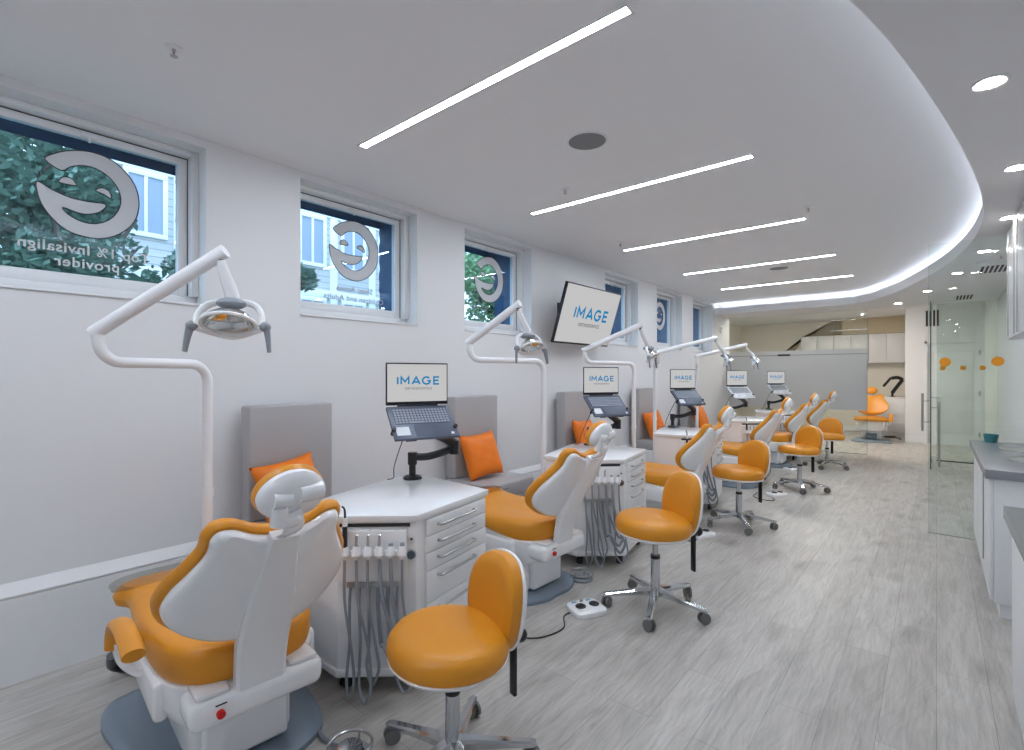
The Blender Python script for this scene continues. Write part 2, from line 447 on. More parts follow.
# ceiling: raised tray, lower soffit with a curved lip, alcove ceiling
struct(MB().bb((WX - WT, YB, ZC), (RX + .15, YP, ZC + .08)).build('ceiling', 'ceil'))
struct(MB().bb((-4.6, YP, 2.95), (RX + .15, YN + .12, 3.05)).build('ceiling_alcove', 'ceil'))
ctrl = [(-1.2, -2.72), (-.95, -2.5), (-.82, -2.1), (-.78, -1.3), (-.72, -.4), (-.58, .6), (-.36, 1.5), (-.19, 2.05), (-.06, 2.65), (.07, 3.4), (.17, 4.1), (.245, 4.8), (.275, 5.5), (.235, 6.3), (.10, 7.25), (-.14, 8.25), (-.45, 9.25), (-.80, 10.05)]
curve = [(p.x, p.y) for p in catmull([(c[0], c[1], 0) for c in ctrl], 6)]
curve = [(WX, -2.80)] + curve + [(-1.05, 10.32), (-1.3, 10.36), (WX, 10.36)]
def offset_curve(cv, d):
    o = []
    for i, p in enumerate(cv):
        a = Vector(cv[max(i - 1, 0)]); c2 = Vector(cv[min(i + 1, len(cv) - 1)]); t = (c2 - a).normalized()
        o.append((p[0] + t.y * d, p[1] - t.x * d))
    return o
back_cv = offset_curve(curve, 0.22)
back_cv[0] = (WX, curve[0][1] - .22); back_cv[-1] = (WX, curve[-1][1] + .22)
# slab under the cove, then the back of the cove up to the tray
def soffit_strip(b, cv, z0, z1):
    pts = [cv[0]]
    for p in cv[1:]:
        if p[1] > pts[-1][1] + 1e-4: pts.append(p)
    b.loft([[Vector((p[0], p[1], z0)), Vector((RX, p[1], z0)), Vector((RX, p[1], z1)), Vector((p[0], p[1], z1))] for p in pts])
    b.bb((WX, pts[-1][1], z0), (RX, YP, z1)); b.bb((WX, YB, z0), (RX, pts[0][1], z1))
b = MB()
soffit_strip(b, curve, ZL, ZL + .125)
soffit_strip(b, back_cv, ZL + .125, ZC)
struct(b.build('ceiling_soffit', 'low'))
struct(MB().bb((-.53, YP, ZL), (RX, YP + .1, 2.95)).bb((-4.5, YP, ZL), (-.53, YP + .1, 2.95)).build('trim_header', 'low'))

led = offset_curve(curve, 0.09)
b = MB()
for i in range(2, len(led) - 1):
    p, q = Vector((led[i][0], led[i][1], 0)), Vector((led[i + 1][0], led[i + 1][1], 0))
    t = (q - p).normalized(); nn = Vector((t.y, -t.x, 0)) * .008
    z = Vector((0, 0, ZL + .127)); zz = Vector((0, 0, .006))
    A = [p + nn + z, p - nn + z, p - nn + z + zz, p + nn + z + zz]; B = [q + nn + z, q - nn + z, q - nn + z + zz, q + nn + z + zz]
    b.loft([A, B])
tag(b.build('cove_light', 'cove'), 'glowing white cove light tucked along the curved ceiling edge', 'light')

# ------------------------------------------------------------------ windows in the left wall
LOGO = [(-0.175, 0.152), (-0.135, 0.195), (-0.076, 0.23), (0.003, 0.253), (0.086, 0.247), (0.159, 0.205), (0.217, 0.129), (0.239, 0.032), (0.226, -0.066), (0.185, -0.139), (0.122, -0.196), (0.05, -0.226), (-0.02, -0.226), (-0.087, -0.207), (-0.146, -0.155), (-0.188, -0.088), (-0.205, -0.022), (-0.208, 0.019), (-0.193, 0.024), (-0.141, -0.004), (-0.065, -0.026), (0.015, -0.027), (0.068, -0.021), (0.083, -0.027), (0.08, -0.044), (0.05, -0.078), (0.003, -0.099), (-0.042, -0.101), (-0.103, -0.087), (-0.081, -0.118), (-0.031, -0.143), (0.026, -0.147), (0.086, -0.118), (0.128, -0.067), (0.151, 0.001), (0.141, 0.076), (0.098, 0.135), (0.038, 0.167), (-0.02, 0.166), (-0.07, 0.143), (-0.108, 0.111)]
EYES = [[(-0.117, 0.046), (-0.111, 0.069), (-0.087, 0.084), (-0.062, 0.077), (-0.044, 0.048), (-0.087, 0.043)],
        [(0.038, 0.042), (0.05, 0.06), (0.074, 0.067), (0.1, 0.053), (0.108, 0.016), (0.074, 0.031)]]
GX = -3.625
def flat_poly(b, pts, cy, cz, x0, x1):
    A = [b.bm.verts.new((x0, cy + p[0], cz + p[1])) for p in pts]; B = [b.bm.verts.new((x1, cy + p[0], cz + p[1])) for p in pts]
    n = len(pts); b.bm.faces.new(A); b.bm.faces.new(list(reversed(B)))
    for i in range(n): b.bm.faces.new((A[i], B[i], B[(i + 1) % n], A[(i + 1) % n]))
WTEXT = {0: ['Top 1% Invisalign', 'provider'], 1: ['Sleep Apnea', 'Children and Adults']}
for k, (y0, y1) in enumerate(WIN):
    fy0, fy1 = y0, y1 - .02
    b = MB()
    x0, x1 = GX - .03, GX + .02; t = .075; zb, zt = 1.97, ZH
    gy0, gy1, gz0, gz1 = fy0 + t, fy1 - t, zb + .065, zt - .075
    b.bb((x0, fy0, zb), (x1, gy0, zt), .004); b.bb((x0, gy1, zb), (x1, fy1, zt), .004)
    b.bb((x0, gy0, zb), (x1, gy1, gz0), .004); b.bb((x0, gy0, gz1), (x1, gy1, zt), .004)
    # outer casing step nearer the room
    b.bb((x1 + .0, fy1 - .022, zb), (x1 + .07, y1, zt), .004); b.bb((x1, fy0, zt - .03), (x1 + .07, fy1 - .022, zt), .004)
    w = struct(b.build('window_%d' % (k + 1), 'frame'))
    MB().bb((GX - .004, gy0, gz0), (GX + .004, gy1, gz1)).build('pane', 'pane', w)
    MB().bb((x0, y0, ZS), (WX + .012, y1, ZS + .012), .003).bb((x0, y0, ZS + .012), (x1 + .03, y1, zb), .006).build('window_sill', 'frame', w)
    MB().bb((x1 - .001, fy0 + .004, zt - .036), (x1 + .003, fy1 - .022, zt - .031)).bb((x1 - .001, fy1 - .026, zb + .01), (x1 + .003, fy1 - .021, zt - .03)).build('seal', 'gap', w)
    ym = (gy0 + gy1) / 2 + .02
    MB().bb((x1, ym - .035, zt - .075), (x1 + .022, ym + .035, zt - .045), .006).cyl((x1 + .012, ym, zt - .06), (x1 + .02, ym, zt - .10), .007).build('latch', 'frame', w)
    if k in (0, 1, 2, 4):
        cy, cz = y0 + .54, 2.477
        b = MB()
        sm = [(p.x, p.y) for p in catmull([(q[0], q[1], 0) for q in LOGO], 3, True)]
        flat_poly(b, sm, cy, cz, GX + .005, GX + .007)
        ey = [[(p.x, p.y) for p in catmull([(q[0], q[1], 0) for q in E_], 3, True)] for E_ in EYES]
        for E_ in ey: flat_poly(b, E_, cy, cz, GX + .005, GX + .007)
        b.bm.normal_update()
        bmesh.ops.triangulate(b.bm, faces=[f for f in b.bm.faces if len(f.verts) > 8], ngon_method='EAR_CLIP')
        b.build('smiling_letter_decal', 'silver_decal', w)
        b = MB()
        for q in [sm] + ey: b.tube([(GX + .007, cy + p[0], cz + p[1]) for p in q], .0032, 6, 0, closed=True)
        b.build('decal_outline', 'decal_line', w)
    if k in WTEXT:
        for j, tx in enumerate(WTEXT[k]):
            mt = frame3((0, -1, 0), (0, 0, 1), (-1, 0, 0), (GX + .006, y0 + (.545 if k == 0 else .56), 2.172 - .075 * j))
            text(tx, .075 if k == 0 else .062, mt, 'silver_decal' if k == 0 else 'grey_lettering', w, 'window_lettering', .0005, 1.0, 1.08, 0.0012)
    # navy canvas hood outside each window
    hd = .30
    a = thing('window_awning', (GX, (y0 + y1) / 2, 2.0), 0, ['navy awning outside the leftmost window', 'navy awning outside the second window from the left', 'navy awning outside the third window from the left', 'navy awning outside the window beside the wall television', 'navy awning outside the second smallest far window with round decal', 'navy awning outside the farthest window'][k], 'awning', 'navy awnings outside the windows')
    hw = (y1 - y0) / 2
    def wav(u, v): return .006 * math.sin(u * 31 + k) * math.sin(v * 23 + 2 * k) + .004 * math.sin(v * 47 + u * 9)
    b = MB()
    nu, nv = 10, 26
    for side in (1,):
        for th in (0, .006):
            vs = [[b.bm.verts.new((-.05 - hd * i / nu, side * (hw + .0 + th + wav(i / nu, j / nv)), -.03 + .98 * j / nv)) for j in range(nv + 1)] for i in range(nu + 1)]
            for i in range(nu):
                for j in range(nv): b.bm.faces.new((vs[i][j], vs[i + 1][j], vs[i + 1][j + 1], vs[i][j + 1]))
    b.build('side_curtain', 'navy', a)
    MB().bb((-.05 - hd, -hw - .25, .93), (-.05, hw + .006, .945)).build('canopy_top', 'navy', a)
    MB().bb((-.05 - hd - .006, -hw - .25, .845), (-.05 - hd, hw + .006, .945)).build('valance', 'navy', a)

# ------------------------------------------------------------------ outside
struct(MB().bb((-40, -25, 1.2), (WX - WT - .02, 30, 1.55)).build('ground_outside', 'ground'))
def house(loc, w, h, label, rows, cols, rz=0):
    t = thing('house', loc, rz, label, 'house')
    MB().bb((-3, -w / 2, 0), (0, w / 2, h)).build('wall', 'siding', t)
    for i in range(cols + 1):
        y = -w / 2 + w * i / cols
        MB().bb((-.02, y - .11, 0), (.05, y + .11, h), .01).build('corner_board', 'trim_white', t)
    for r in range(rows):
        z = .75 + r * 2.25
        MB().bb((-.02, -w / 2, z + 1.32), (.06, w / 2, z + 1.52), .01).build('band_board', 'trim_white', t)
        for i in range(cols):
            y = -w / 2 + w * (i + .5) / cols
            f = MB().bb((-.01, y - .40, z - .1), (.06, y + .40, z), .01).bb((-.01, y - .40, z + 1.2), (.06, y + .40, z + 1.32), .01) \
                .bb((-.01, y - .40, z), (.06, y - .31, z + 1.2), .01).bb((-.01, y + .31, z), (.06, y + .40, z + 1.2), .01).bb((-.01, y - .03, z), (.05, y + .03, z + 1.2), .005).build('window', 'trim_white', t)
            MB().bb((.0, y - .32, z), (.02, y + .32, z + 1.21)).build('pane', 'house_glass', f)
    MB().bb((-3.2, -w / 2 - .3, h), (.35, w / 2 + .3, h + .25), .03).build('eave', 'trim_white', t)
    return t
house((-13.0, 6.9, 1.55), 8.8, 8.0, 'pale clapboard house with white trim seen through the windows', 3, 7)

def tree(loc, rad, hgt, n, leafm, label, name='tree', trunk=True, seed=1):
    rnd = random.Random(seed)
    t = thing(name, loc, 0, label, 'tree' if name == 'tree' else 'bush')
    b = MB()
    b.tube([(0, 0, 0), (.05, .03, hgt * .5), (0, -.04, hgt)], lambda u: .11 * (1 - .6 * u), 8)
    for q in range(7):
        a = q * 2.4; b.tube([(0, 0, hgt * (.45 + .06 * q)), (math.cos(a) * rad * .4, math.sin(a) * rad * .4, hgt * .8 + .1 * q), (math.cos(a) * rad * .75, math.sin(a) * rad * .75, hgt + .15 * q)], lambda u: .05 * (1 - .7 * u), 6, 4)
    b.build('trunk', 'bark', t)
    b = MB()
    lumps = [(rnd.gauss(0, .42) * rad, rnd.gauss(0, .5) * rad, hgt + rnd.gauss(0, .38) * rad, rad * rnd.uniform(.28, .5)) for _ in range(22)]
    for i in range(n):
        lx, ly, lz, lr = rnd.choice(lumps)
        d = Vector((rnd.gauss(0, 1), rnd.gauss(0, 1), rnd.gauss(0, 1))).normalized() * lr * rnd.uniform(.55, 1)
        c = Vector((lx, ly, lz)) + d
        ax = Vector((rnd.gauss(0, 1), rnd.gauss(0, 1), rnd.gauss(0, .6))).normalized(); u = ax.orthogonal().normalized(); L = rnd.uniform(.045, .085)
        vs = [b.bm.verts.new(c + ax * L), b.bm.verts.new(c + u * L * .45), b.bm.verts.new(c - ax * L), b.bm.verts.new(c - u * L * .45)]
        b.bm.faces.new(vs)
    b.build('foliage', leafm, t)
    return t
tree((-8.2, .1, 1.55), 1.5, 1.9, 15000, 'leaf', 'leafy dark green tree filling the left of the nearest window', seed=3)
tree((-7.4, 1.15, 1.55), .8, .95, 5000, 'leaf', 'low shrubby tree below the smiling decal in the nearest window', seed=8)
tree((-10.5, 3.05, 1.55), .5, 1.15, 2500, 'leaf', 'small round bush at the right edge of the nearest window', 'bush', seed=5)
tree((-9.0, 4.25, 1.55), .36, 1.75, 3500, 'leaf', 'rounded evergreen bush at the left edge of the second window', 'bush', seed=6)
tree((-8.6, 9.4, 1.55), 1.5, 2.1, 11000, 'leaf2', 'bright green tree seen through the third window', seed=9)
tree((-9.5, 15.5, 1.55), 1.8, 2.4, 6000, 'leaf2', 'green tree beyond the far windows of the left wall', seed=11)

# ------------------------------------------------------------------ ceiling fittings
for k in range(7):
    y = [1.80, 3.53, 5.26, 7.06, 8.70, .07, -1.66][k]  # last two are added out of view to brighten the near chairs and carts
    t = thing('ceiling_strip_light', (-1.84, y, ZC), 0, ['nearest and longest looking linear strip light in the white ceiling', 'second linear strip light from the camera, beyond the round speaker', 'third linear strip light from the camera', 'fourth linear strip light from the camera', 'farthest linear strip light, next to the glowing cove', 'added unseen strip light above the camera, brightening the near chairs', 'added unseen strip light behind the camera, brightening the near carts'][k], 'light', 'linear ceiling lights')
    if k == 0:
        s0 = t
        MB().bb((-.93, -.036, -.004), (.93, -.021, 0)).bb((-.93, .021, -.004), (.93, .036, 0)).bb((-.93, -.036, -.004), (-.915, .036, 0)).bb((.915, -.036, -.004), (.93, .036, 0)).build('trim_frame', 'frame', t)
        MB().bb((-.915, -.021, -.003), (.915, .021, -.0005)).build('diffuser', 'stripe', t)
    else:
        for ch in s0.children:
            c = ch.copy(); C.objects.link(c); c.parent = t
DL = [(.17, 2.88), (.36, 4.16), (.43, 5.44), (.36, 6.77), (.19, 8.02), (-.10, 9.45), (-.50, 10.72)]
DLL = ['nearest round downlight in the lower ceiling', 'second nearest round downlight, beside the right edge of the picture', 'third round downlight, in front of the tall white wall cabinet', 'fourth round downlight along the curved ceiling edge', 'fifth round downlight along the curved ceiling edge', 'sixth round downlight, near the glass door', 'farthest round downlight on the lower ceiling, at the end of the curve']
for k, (x, y) in enumerate(DL):
    t = thing('downlight', (x, y, ZL), 0, DLL[k], 'light', 'recessed downlights')
    if k == 0:
        d0 = t
        MB().lathe([(.045, 0), (.062, 0), (.062, -.004), (.055, -.007), (.047, -.004)], 28).build('trim_ring', 'frame', t)
        MB().lathe([(.046, -.001), (.046, -.004), (.02, -.006)], 28).build('lens', 'down', t)
    else:
        for ch in d0.children:
            c = ch.copy(); C.objects.link(c); c.parent = t
t = thing('downlight', (-1.37, 14.7, 2.95), 0, 'warm downlight in the alcove ceiling behind the glass', 'light')
MB().lathe([(.058, 0), (.075, 0), (.075, -.004), (.06, -.006)], 28).build('trim_ring', 'frame', t)
MB().lathe([(.059, -.001), (.059, -.004), (.02, -.006)], 28).build('lens', 'warmdown', t)
t = thing('downlight', (-.95, 12.6, 2.95), 0, 'added warm fill downlight above the open end of the glass partition', 'light')  # unseen lamp added to brighten the space beyond the glass
MB().lathe([(.058, 0), (.075, 0), (.075, -.004), (.06, -.006)], 28).build('trim_ring', 'frame', t)
MB().lathe([(.059, -.001), (.059, -.004), (.02, -.006)], 28).build('lens', 'warmdown', t)
for k, (x, y, l) in enumerate([(-2.1, 12.1, 'added warm fill light on the alcove ceiling nearest the glass'), (-2.1, 12.9, 'added warm fill light on the alcove ceiling nearest the wall cabinets')]):  # added strips that brighten the alcove, in place of reflections in the glass
    t = thing('alcove_fill_light', (x, y, 2.95), 0, l, 'light')
    MB().bb((-.82, -.035, -.012), (.82, .035, 0), .003).build('housing', 'frame', t)
    MB().bb((-.8, -.025, -.015), (.8, .025, -.011)).build('diffuser', 'alcove_fill', t)
for k, (x, y, l) in enumerate([(-1.64, 2.65, 'round grey speaker grille in the ceiling between the two nearest strip lights'), (-1.62, 7.47, 'round grey speaker grille near the far strip lights')]):
    t = thing('ceiling_speaker', (x, y, ZC), 0, l, 'speaker', 'ceiling speakers')
    if k == 0:
        sp0 = t
        MB().lathe([(.125, 0), (.125, -.004), (.115, -.006), (.112, -.004)], 36).build('rim', 'frame', t)
        MB().lathe([(.113, -.001), (.113, -.005), (.06, -.0065), (.01, -.007)], 36).build('grille', 'speaker', t)
    else:
        for ch in sp0.children:
            c = ch.copy(); C.objects.link(c); c.parent = t
def sprinkler(loc, label):
    t = thing('ceiling_sprinkler', loc, 0, label, 'sprinkler', 'ceiling sprinklers')
    MB().lathe([(.012, 0), (.034, 0), (.034, -.004), (.022, -.008), (.012, -.008)], 20).build('escutcheon', 'frame', t)
    MB().cyl((0, 0, -.006), (0, 0, -.02), .008, .006, 10).cyl((-.009, 0, -.02), (-.009, 0, -.036), .002, n=6).cyl((.009, 0, -.02), (.009, 0, -.036), .002, n=6).lathe([(.004, -.036), (.015, -.037), (.015, -.039), (.004, -.04)], 14).build('sprinkler_head', 'steel', t)
    MB().cyl((0, 0, -.02), (0, 0, -.036), .003, n=8).build('red_bulb', 'red', t)
for l, s in [((-2.56, .72, ZC), 'ceiling sprinkler above the leftmost window'), ((-2.19, 3.22, ZC), 'ceiling sprinkler beside the left end of the second strip light'), ((-.84, 4.92, ZC), 'ceiling sprinkler at the right of the third strip light'), ((-2.63, 4.93, ZC), 'ceiling sprinkler left of the third strip light'), ((.5, 7.1, ZL), 'sprinkler on the lower ceiling beside the vent')]: sprinkler(l, s)
t = thing('smoke_detector', (.38, 7.4, ZL), 0, 'flat white smoke detector on the lower ceiling', 'detector')
MB().lathe([(.055, 0), (.055, -.014), (.046, -.02)], 28).build('base_ring', 'frame', t)
MB().lathe([(.046, -.018), (.04, -.034), (.015, -.038)], 28).build('sensor_cap', 'whitem', t)
def vent(loc, n, w, d, label, rz, vertical=False):
    t = thing('air_vent', loc, rz, label, 'vent')
    if vertical: ez = lambda a, b_: (a[0], -.012 if a[1] == 0 else a[1], a[2])
    b = MB()
    if not vertical: b.bb((-w / 2 - .02, -d / 2 - .02, -.006), (w / 2 + .02, d / 2 + .02, 0), .002)
    else: b.bb((-w / 2 - .02, -.008, -d / 2 - .02), (w / 2 + .02, 0, d / 2 + .02), .002)
    b.build('face_plate', 'low', t)
    for i in range(n):
        x = -w / 2 + w * (i + .5) / n; s_ = w / n * .3
        if not vertical: MB().bb((x - s_, -d / 2, -.008), (x + s_, d / 2, -.005)).build('slot', 'gap', t)
        else: MB().bb((x - s_, -.011, -d / 2), (x + s_, -.007, d / 2)).build('slot', 'gap', t)
vent((.50, 7.95, ZL), 6, .24, .5, 'ceiling vent with six dark slots nearer the tall white cabinet', 0)
vent((.33, 10.55, ZL), 5, .2, .55, 'ceiling vent with five dark slots above the glass door', 0)
vent((-.07, YF, 2.70), 4, .24, .34, 'wall grille with dark slots above the far white door', 0, True)
t = thing('thermostat', (WX, 10.72, 2.42), 0, 'small white thermostat on the wall beside the frosted glass', 'thermostat')
MB().bb((0, -.05, -.07), (.022, .05, .07), .006).build('case', 'frame', t)
MB().bb((.022, -.03, .01), (.025, .03, .045), .001).build('display', 'grey_plastic', t)

# ------------------------------------------------------------------ glass partitions
gp = struct(MB().bb((WX, YP + .03, 0.012), (-.98, YP + .042, ZL)).build('window_7', 'clear_faint'))
MB().bb((WX, YP + .023, .82), (-.982, YP + .029, 1.97)).build('frosted_film', 'frost', gp)
MB().bb((WX, YP + .0195, 1.872), (-.982, YP + .0235, 1.884)).build('film_line', 'grey_plastic', gp)
MB().bb((-2.47, YP + -.01, 1.865), (-2.25, YP + .0225, 1.90), .006).build('lock', 'black', gp)
MB().bb((-.982, YP + .0295, 0.012), (-.978, YP + .0425, ZL)).build('glass_edge', 'edge', gp)
MB().bb((WX, YP + .02, 0), (-.98, YP + .052, .014)).build('floor_channel', 'steel', gp)
gp = struct(MB().bb((.0, YP + .03, 0.012), (RX, YP + .042, ZL)).build('window_8', 'clear'))
MB().bb((.0, YP + .02, 0), (RX, YP + .052, .014)).build('floor_channel', 'rubber', gp)
for x in (.08, .34, .58): MB().cyl((x, YP + .0285, 1.6), (x, YP + .0295, 1.6), .04, n=24).build('orange_dot', 'dot', gp)
gp = struct(MB().bb((-.06, 6.12, 0.006), (RX, 6.132, ZL)).build('window_9', 'clear_faint'))
MB().bb((-.0605, 6.1195, 0.006), (-.058, 6.1325, ZL)).build('glass_edge', 'clear_faint', gp)
MB().bb((-.06, 6.115, 0), (RX, 6.137, .006)).build('floor_channel', 'steel', gp)
for x in (.06, .41): MB().cyl((x, 6.1185, 1.6), (x, 6.1195, 1.6), .042, n=24).build('orange_dot', 'dot', gp)
# open glass door seen edge-on
t = struct(MB().bb((-.076, 10.15, .012), (-.064, 11.25, 2.62)).build('door_2', 'clear'))
MB().bb((-.0775, 10.144, .012), (-.0625, 10.152, 2.62)).build('glass_edge', 'edge', t)
MB().cyl((-.17, 10.24, .60), (-.17, 10.24, 1.19), .016).cyl((-.17, 10.24, 1.07), (-.07, 10.24, 1.07), .008).cyl((-.17, 10.24, .74), (-.07, 10.24, .74), .008).build('handle', 'steel', t)
MB().cyl((.03, 10.24, .05), (.03, 10.24, 1.06), .017).cyl((.03, 10.24, .97), (-.07, 10.24, .97), .008).cyl((.03, 10.24, .2), (-.07, 10.24, .2), .008).build('handle', 'steel', t)
MB().bb((-.09, 11.1, 0), (-.05, 11.28, .06), .004).bb((-.09, 11.1, 2.58), (-.05, 11.28, ZL), .004).build('pivot', 'steel', t)

# ------------------------------------------------------------------ alcove beyond the glass
for k, (x0, l) in enumerate([(-1.33, 'white wall cabinet above the far orange chair, seen clear of the glass'), (-2.09, 'white wall cabinet in the middle of the alcove row, seen through glass'), (-2.85, 'leftmost white wall cabinet of the alcove, seen through glass')]):
    t = thing('wall_cabinet', (x0, YN, 1.79), 0, l, 'cabinet', 'alcove wall cabinets')
    MB().bb((.002, -.34, 0), (.756, 0, .74)).build('body', 'cab', t)
    for q in (0, 1): MB().bb((.004 + .378 * q, -.362, .004), (.374 + .378 * q, -.342, .736), .002).build('door', 'cab', t)
struct(MB().bb((-1.9, YN - .33, 2.54), (-.53, YN, 2.95)).build('trim_bulkhead', 'tan'))
# sloped side of a stair above the cabinets
b = MB()
pl = [(-3.52, 1.98), (-2.12, 2.955), (-1.9, 2.955), (-1.9, 2.545), (-2.86, 2.545), (-3.15, 1.98)]
b.loft([[Vector((p[0], y, p[1])) for p in pl] for y in (YN - .04, YN)])
bmesh.ops.triangulate(b.bm, faces=b.bm.faces[:])
struct(b.build('trim_stair', 'stair'))

# ------------------------------------------------------------------ dental chair
LEAN = R(27)
def hull(w, s, h):
    kk = 1.05 * (1 - .55 * max(0, min(1, s / .52)))
    hh = h - kk * w * w
    return (.33 + s * math.sin(LEAN) + hh * math.cos(LEAN), w, .55 + s * math.cos(LEAN) - hh * math.sin(LEAN))
HALF = [(0, 0), (.10, .0), (.2, .02), (.285, .075), (.32, .155), (.305, .25), (.265, .335), (.228, .415), (.222, .475), (.195, .515), (.14, .52), (.075, .49), (0, .475)]
def make_chair():
    t = thing('dental_chair', (0, 0, 0), 0, '', 'dental chair', 'orange dental chairs')
    half = [(-.60, 0), (-.60, .2), (-.57, .33), (-.42, .375), (-.2, .35), (.06, .33), (.22, .28), (.30, .13), (.30, 0)]
    base = [(p[0], p[1]) for p in half] + [(p[0], -p[1]) for p in reversed(half[1:-1])]
    MB().pad(base, [(0, 0.0), (0, .022), (.012, .034), (.05, .04)], lambda a, b_, h: (a, b_, h), dome=.012).build('base_plate', 'bluegrey', t)
    # lift column with its shrouds
    b = MB()
    b.bb((-.22, -.18, .04), (.17, .18, .28), .03, 3)
    b.box((-.03, 0, .19), (.42, .26, .22), .03, Matrix.Rotation(R(16), 4, 'Y'))
    b.build('pedestal_shroud', 'white', t)
    MB().box((-.22, 0, .16), (.40, .2, .07), .02, Matrix.Rotation(R(-24), 4, 'Y')).box((-.12, 0, .1), (.3, .16, .1), .015).build('lift_arm', 'bluegrey', t)
    MB().bb((.165, -.15, .055), (.215, .15, .275), .018, 3).build('rear_cover', 'white', t)
    # seat carrier
    sh = [(-.52, 0), (-.51, .19), (-.30, .265), (0, .275), (.12, .265), (.24, .22), (.30, .12), (.30, 0)]
    so = [(p[0], p[1]) for p in sh] + [(p[0], -p[1]) for p in reversed(sh[1:-1])]
    MB().pad(so, [(.08, .235), (.025, .255), (.0, .31), (0, .398), (.012, .405)], lambda a, b_, h: (a, b_, h + (.05 * min(1, max(0, (.15 - a) / .35)) if h > .32 else 0) + .03 * max(0, -a - .2))).build('seat_carrier', 'white', t)
    for sd in (1, -1): MB().bb((-.40, sd * .262 - .025, .255), (.15, sd * .262 + .025, .40), .022, 3).build('side_cover', 'white', t)
    cb = MB().bb((.19, -.225, .29), (.372, .225, .395), .035, 4).bb((.205, -.205, .393), (.355, -.10, .409), .012).bb((.205, .10, .393), (.355, .205, .409), .012).build('rear_crossbar', 'white', t)
    MB().cyl((.366, -.135, .341), (.386, -.135, .339), .0135).build('red_switch', 'red', cb)
    MB().bb((.3715, -.15, .367), (.374, -.115, .371)).build('slot', 'gap', cb)
    # upholstery
    uh = [(-.62, 0), (-.62, .14), (-.605, .25), (-.56, .315), (-.50, .32), (-.44, .285), (-.34, .285), (-.15, .295), (.04, .285), (.18, .25), (.275, .185), (.315, .09), (.32, 0)]
    uo = [(p[0], p[1]) for p in uh] + [(p[0], -p[1]) for p in reversed(uh[1:-1])]
    def sm_(a, b_, h):
        if h < .45: h += .05 * min(1, max(0, (.15 - a) / .35))
        return (a, b_, h + .05 * max(0, -a - .25) - .03 * math.exp(-((a + .05) / .25) ** 2) * (1 - min(1, abs(b_) / .3)))
    MB().pad(uo, [(.035, .405), (.008, .411), (0, .438), (.0, .495), (.012, .52), (.035, .535)], sm_, dome=.012).build('seat', 'orange', t)
    MB().pad([(-.632, 0), (-.632, .15), (-.615, .27), (-.56, .33), (-.50, .333), (-.46, .3), (-.46, 0), (-.46, -.3), (-.50, -.333), (-.56, -.33), (-.615, -.27), (-.632, -.15)],
             [(.0, .535), (0, .541), (.004, .543)], sm_).build('toe_cover', 'cleartoe', t)
    # backrest
    out = mirror_outline(HALF)
    bk = MB().pad(out, [(.03, .004), (.010, .002), (0, -.012), (0, -.028), (.012, -.046), (.04, -.056)], hull, dome=.012).build('backrest', 'orange', t)
    MB().pad(out, [(.020, .002), (.020, .014), (.028, .028), (.042, .034)], hull, dome=.016).build('back_shell', 'white', t)
    def strap(w, s, h): 
        x = .33 + s * math.sin(LEAN) + h * math.cos(LEAN); z = .55 + s * math.cos(LEAN) - h * math.sin(LEAN)
        return Vector((x, w, z))
    rings = []
    sp = [(.352, .335, .084), (.362, .45, .085), (.382, .54, .088), (.424, .625, .086), (.470, .725, .078), (.524, .84, .062), (.562, .918, .05), (.590, .958, .045)]
    for i, (x_, z_, w_) in enumerate(sp):
        p0_, p1_ = sp[max(i - 1, 0)], sp[min(i + 1, len(sp) - 1)]
        tt = Vector((p1_[0] - p0_[0], 0, p1_[1] - p0_[1])).normalized(); nn = Vector((tt.z, 0, -tt.x))
        q_ = lambda w, h: Vector((x_, w, z_)) + nn * (h + .005)
        rings.append([q_(-w_, -.035), q_(-w_, -.006), q_(-w_ * .86, .004), q_(w_ * .86, .004), q_(w_, -.006), q_(w_, -.035)])
    MB().loft(rings).build('back_spine', 'white', t)
    # headrest
    HL = R(20)
    def hd(w, s, h): return (.625 + s * math.sin(HL) + (h - .6 * w * w) * math.cos(HL), w, 1.10 + s * math.cos(HL) - (h - .6 * w * w) * math.sin(HL))
    ho = [(.112 * math.cos(2 * math.pi * k / 14), (.088 + .010 * math.sin(2 * math.pi * k / 14)) * math.sin(2 * math.pi * k / 14)) for k in range(14)]
    hr = MB().pad(ho, [(.02, .012), (.004, .008), (0, -.004), (0, -.016), (.01, -.03), (.03, -.038)], hd, dome=.01).build('headrest', 'orange', t)
    MB().pad(ho, [(.005, .004), (.005, .026), (.018, .042), (.042, .050)], hd, dome=.008).build('headrest_shell', 'white', hr)
    P = lambda w, s, h: Vector((.625 + s * math.sin(HL) + h * math.cos(HL), w, 1.10 + s * math.cos(HL) - h * math.sin(HL)))
    b = MB(); b.cyl(P(.005, .022, .042), P(.08, .022, .036), .030, n=20); b.build('headrest_pivot', 'white', hr)
    b = MB(); b.cyl(P(-.068, .01, .038), P(-.014, .01, .042), .027, n=18); b.cyl(P(-.048, -.01, .045), P(-.042, -.07, .05), .025, .03, n=16); b.ball(P(-.012, -.058, .056), (.026, .04, .026), 14)
    b.build('headrest_lock', 'white', hr)
    b = MB()
    b.tube([P(-.015, -.03, .055), P(0, -.09, .06), strap(0, .47, .03), strap(0, .40, .035)], .026, 10, 5, flat=((0, 1, 0), 1.3, .45))
    b.build('headrest_stem', 'white', t)
    MB().box(strap(0, .458, .016), (.03, .085, .012), .003, Matrix.Rotation(LEAN, 4, 'Y')).build('stem_slot', 'rubber', t)
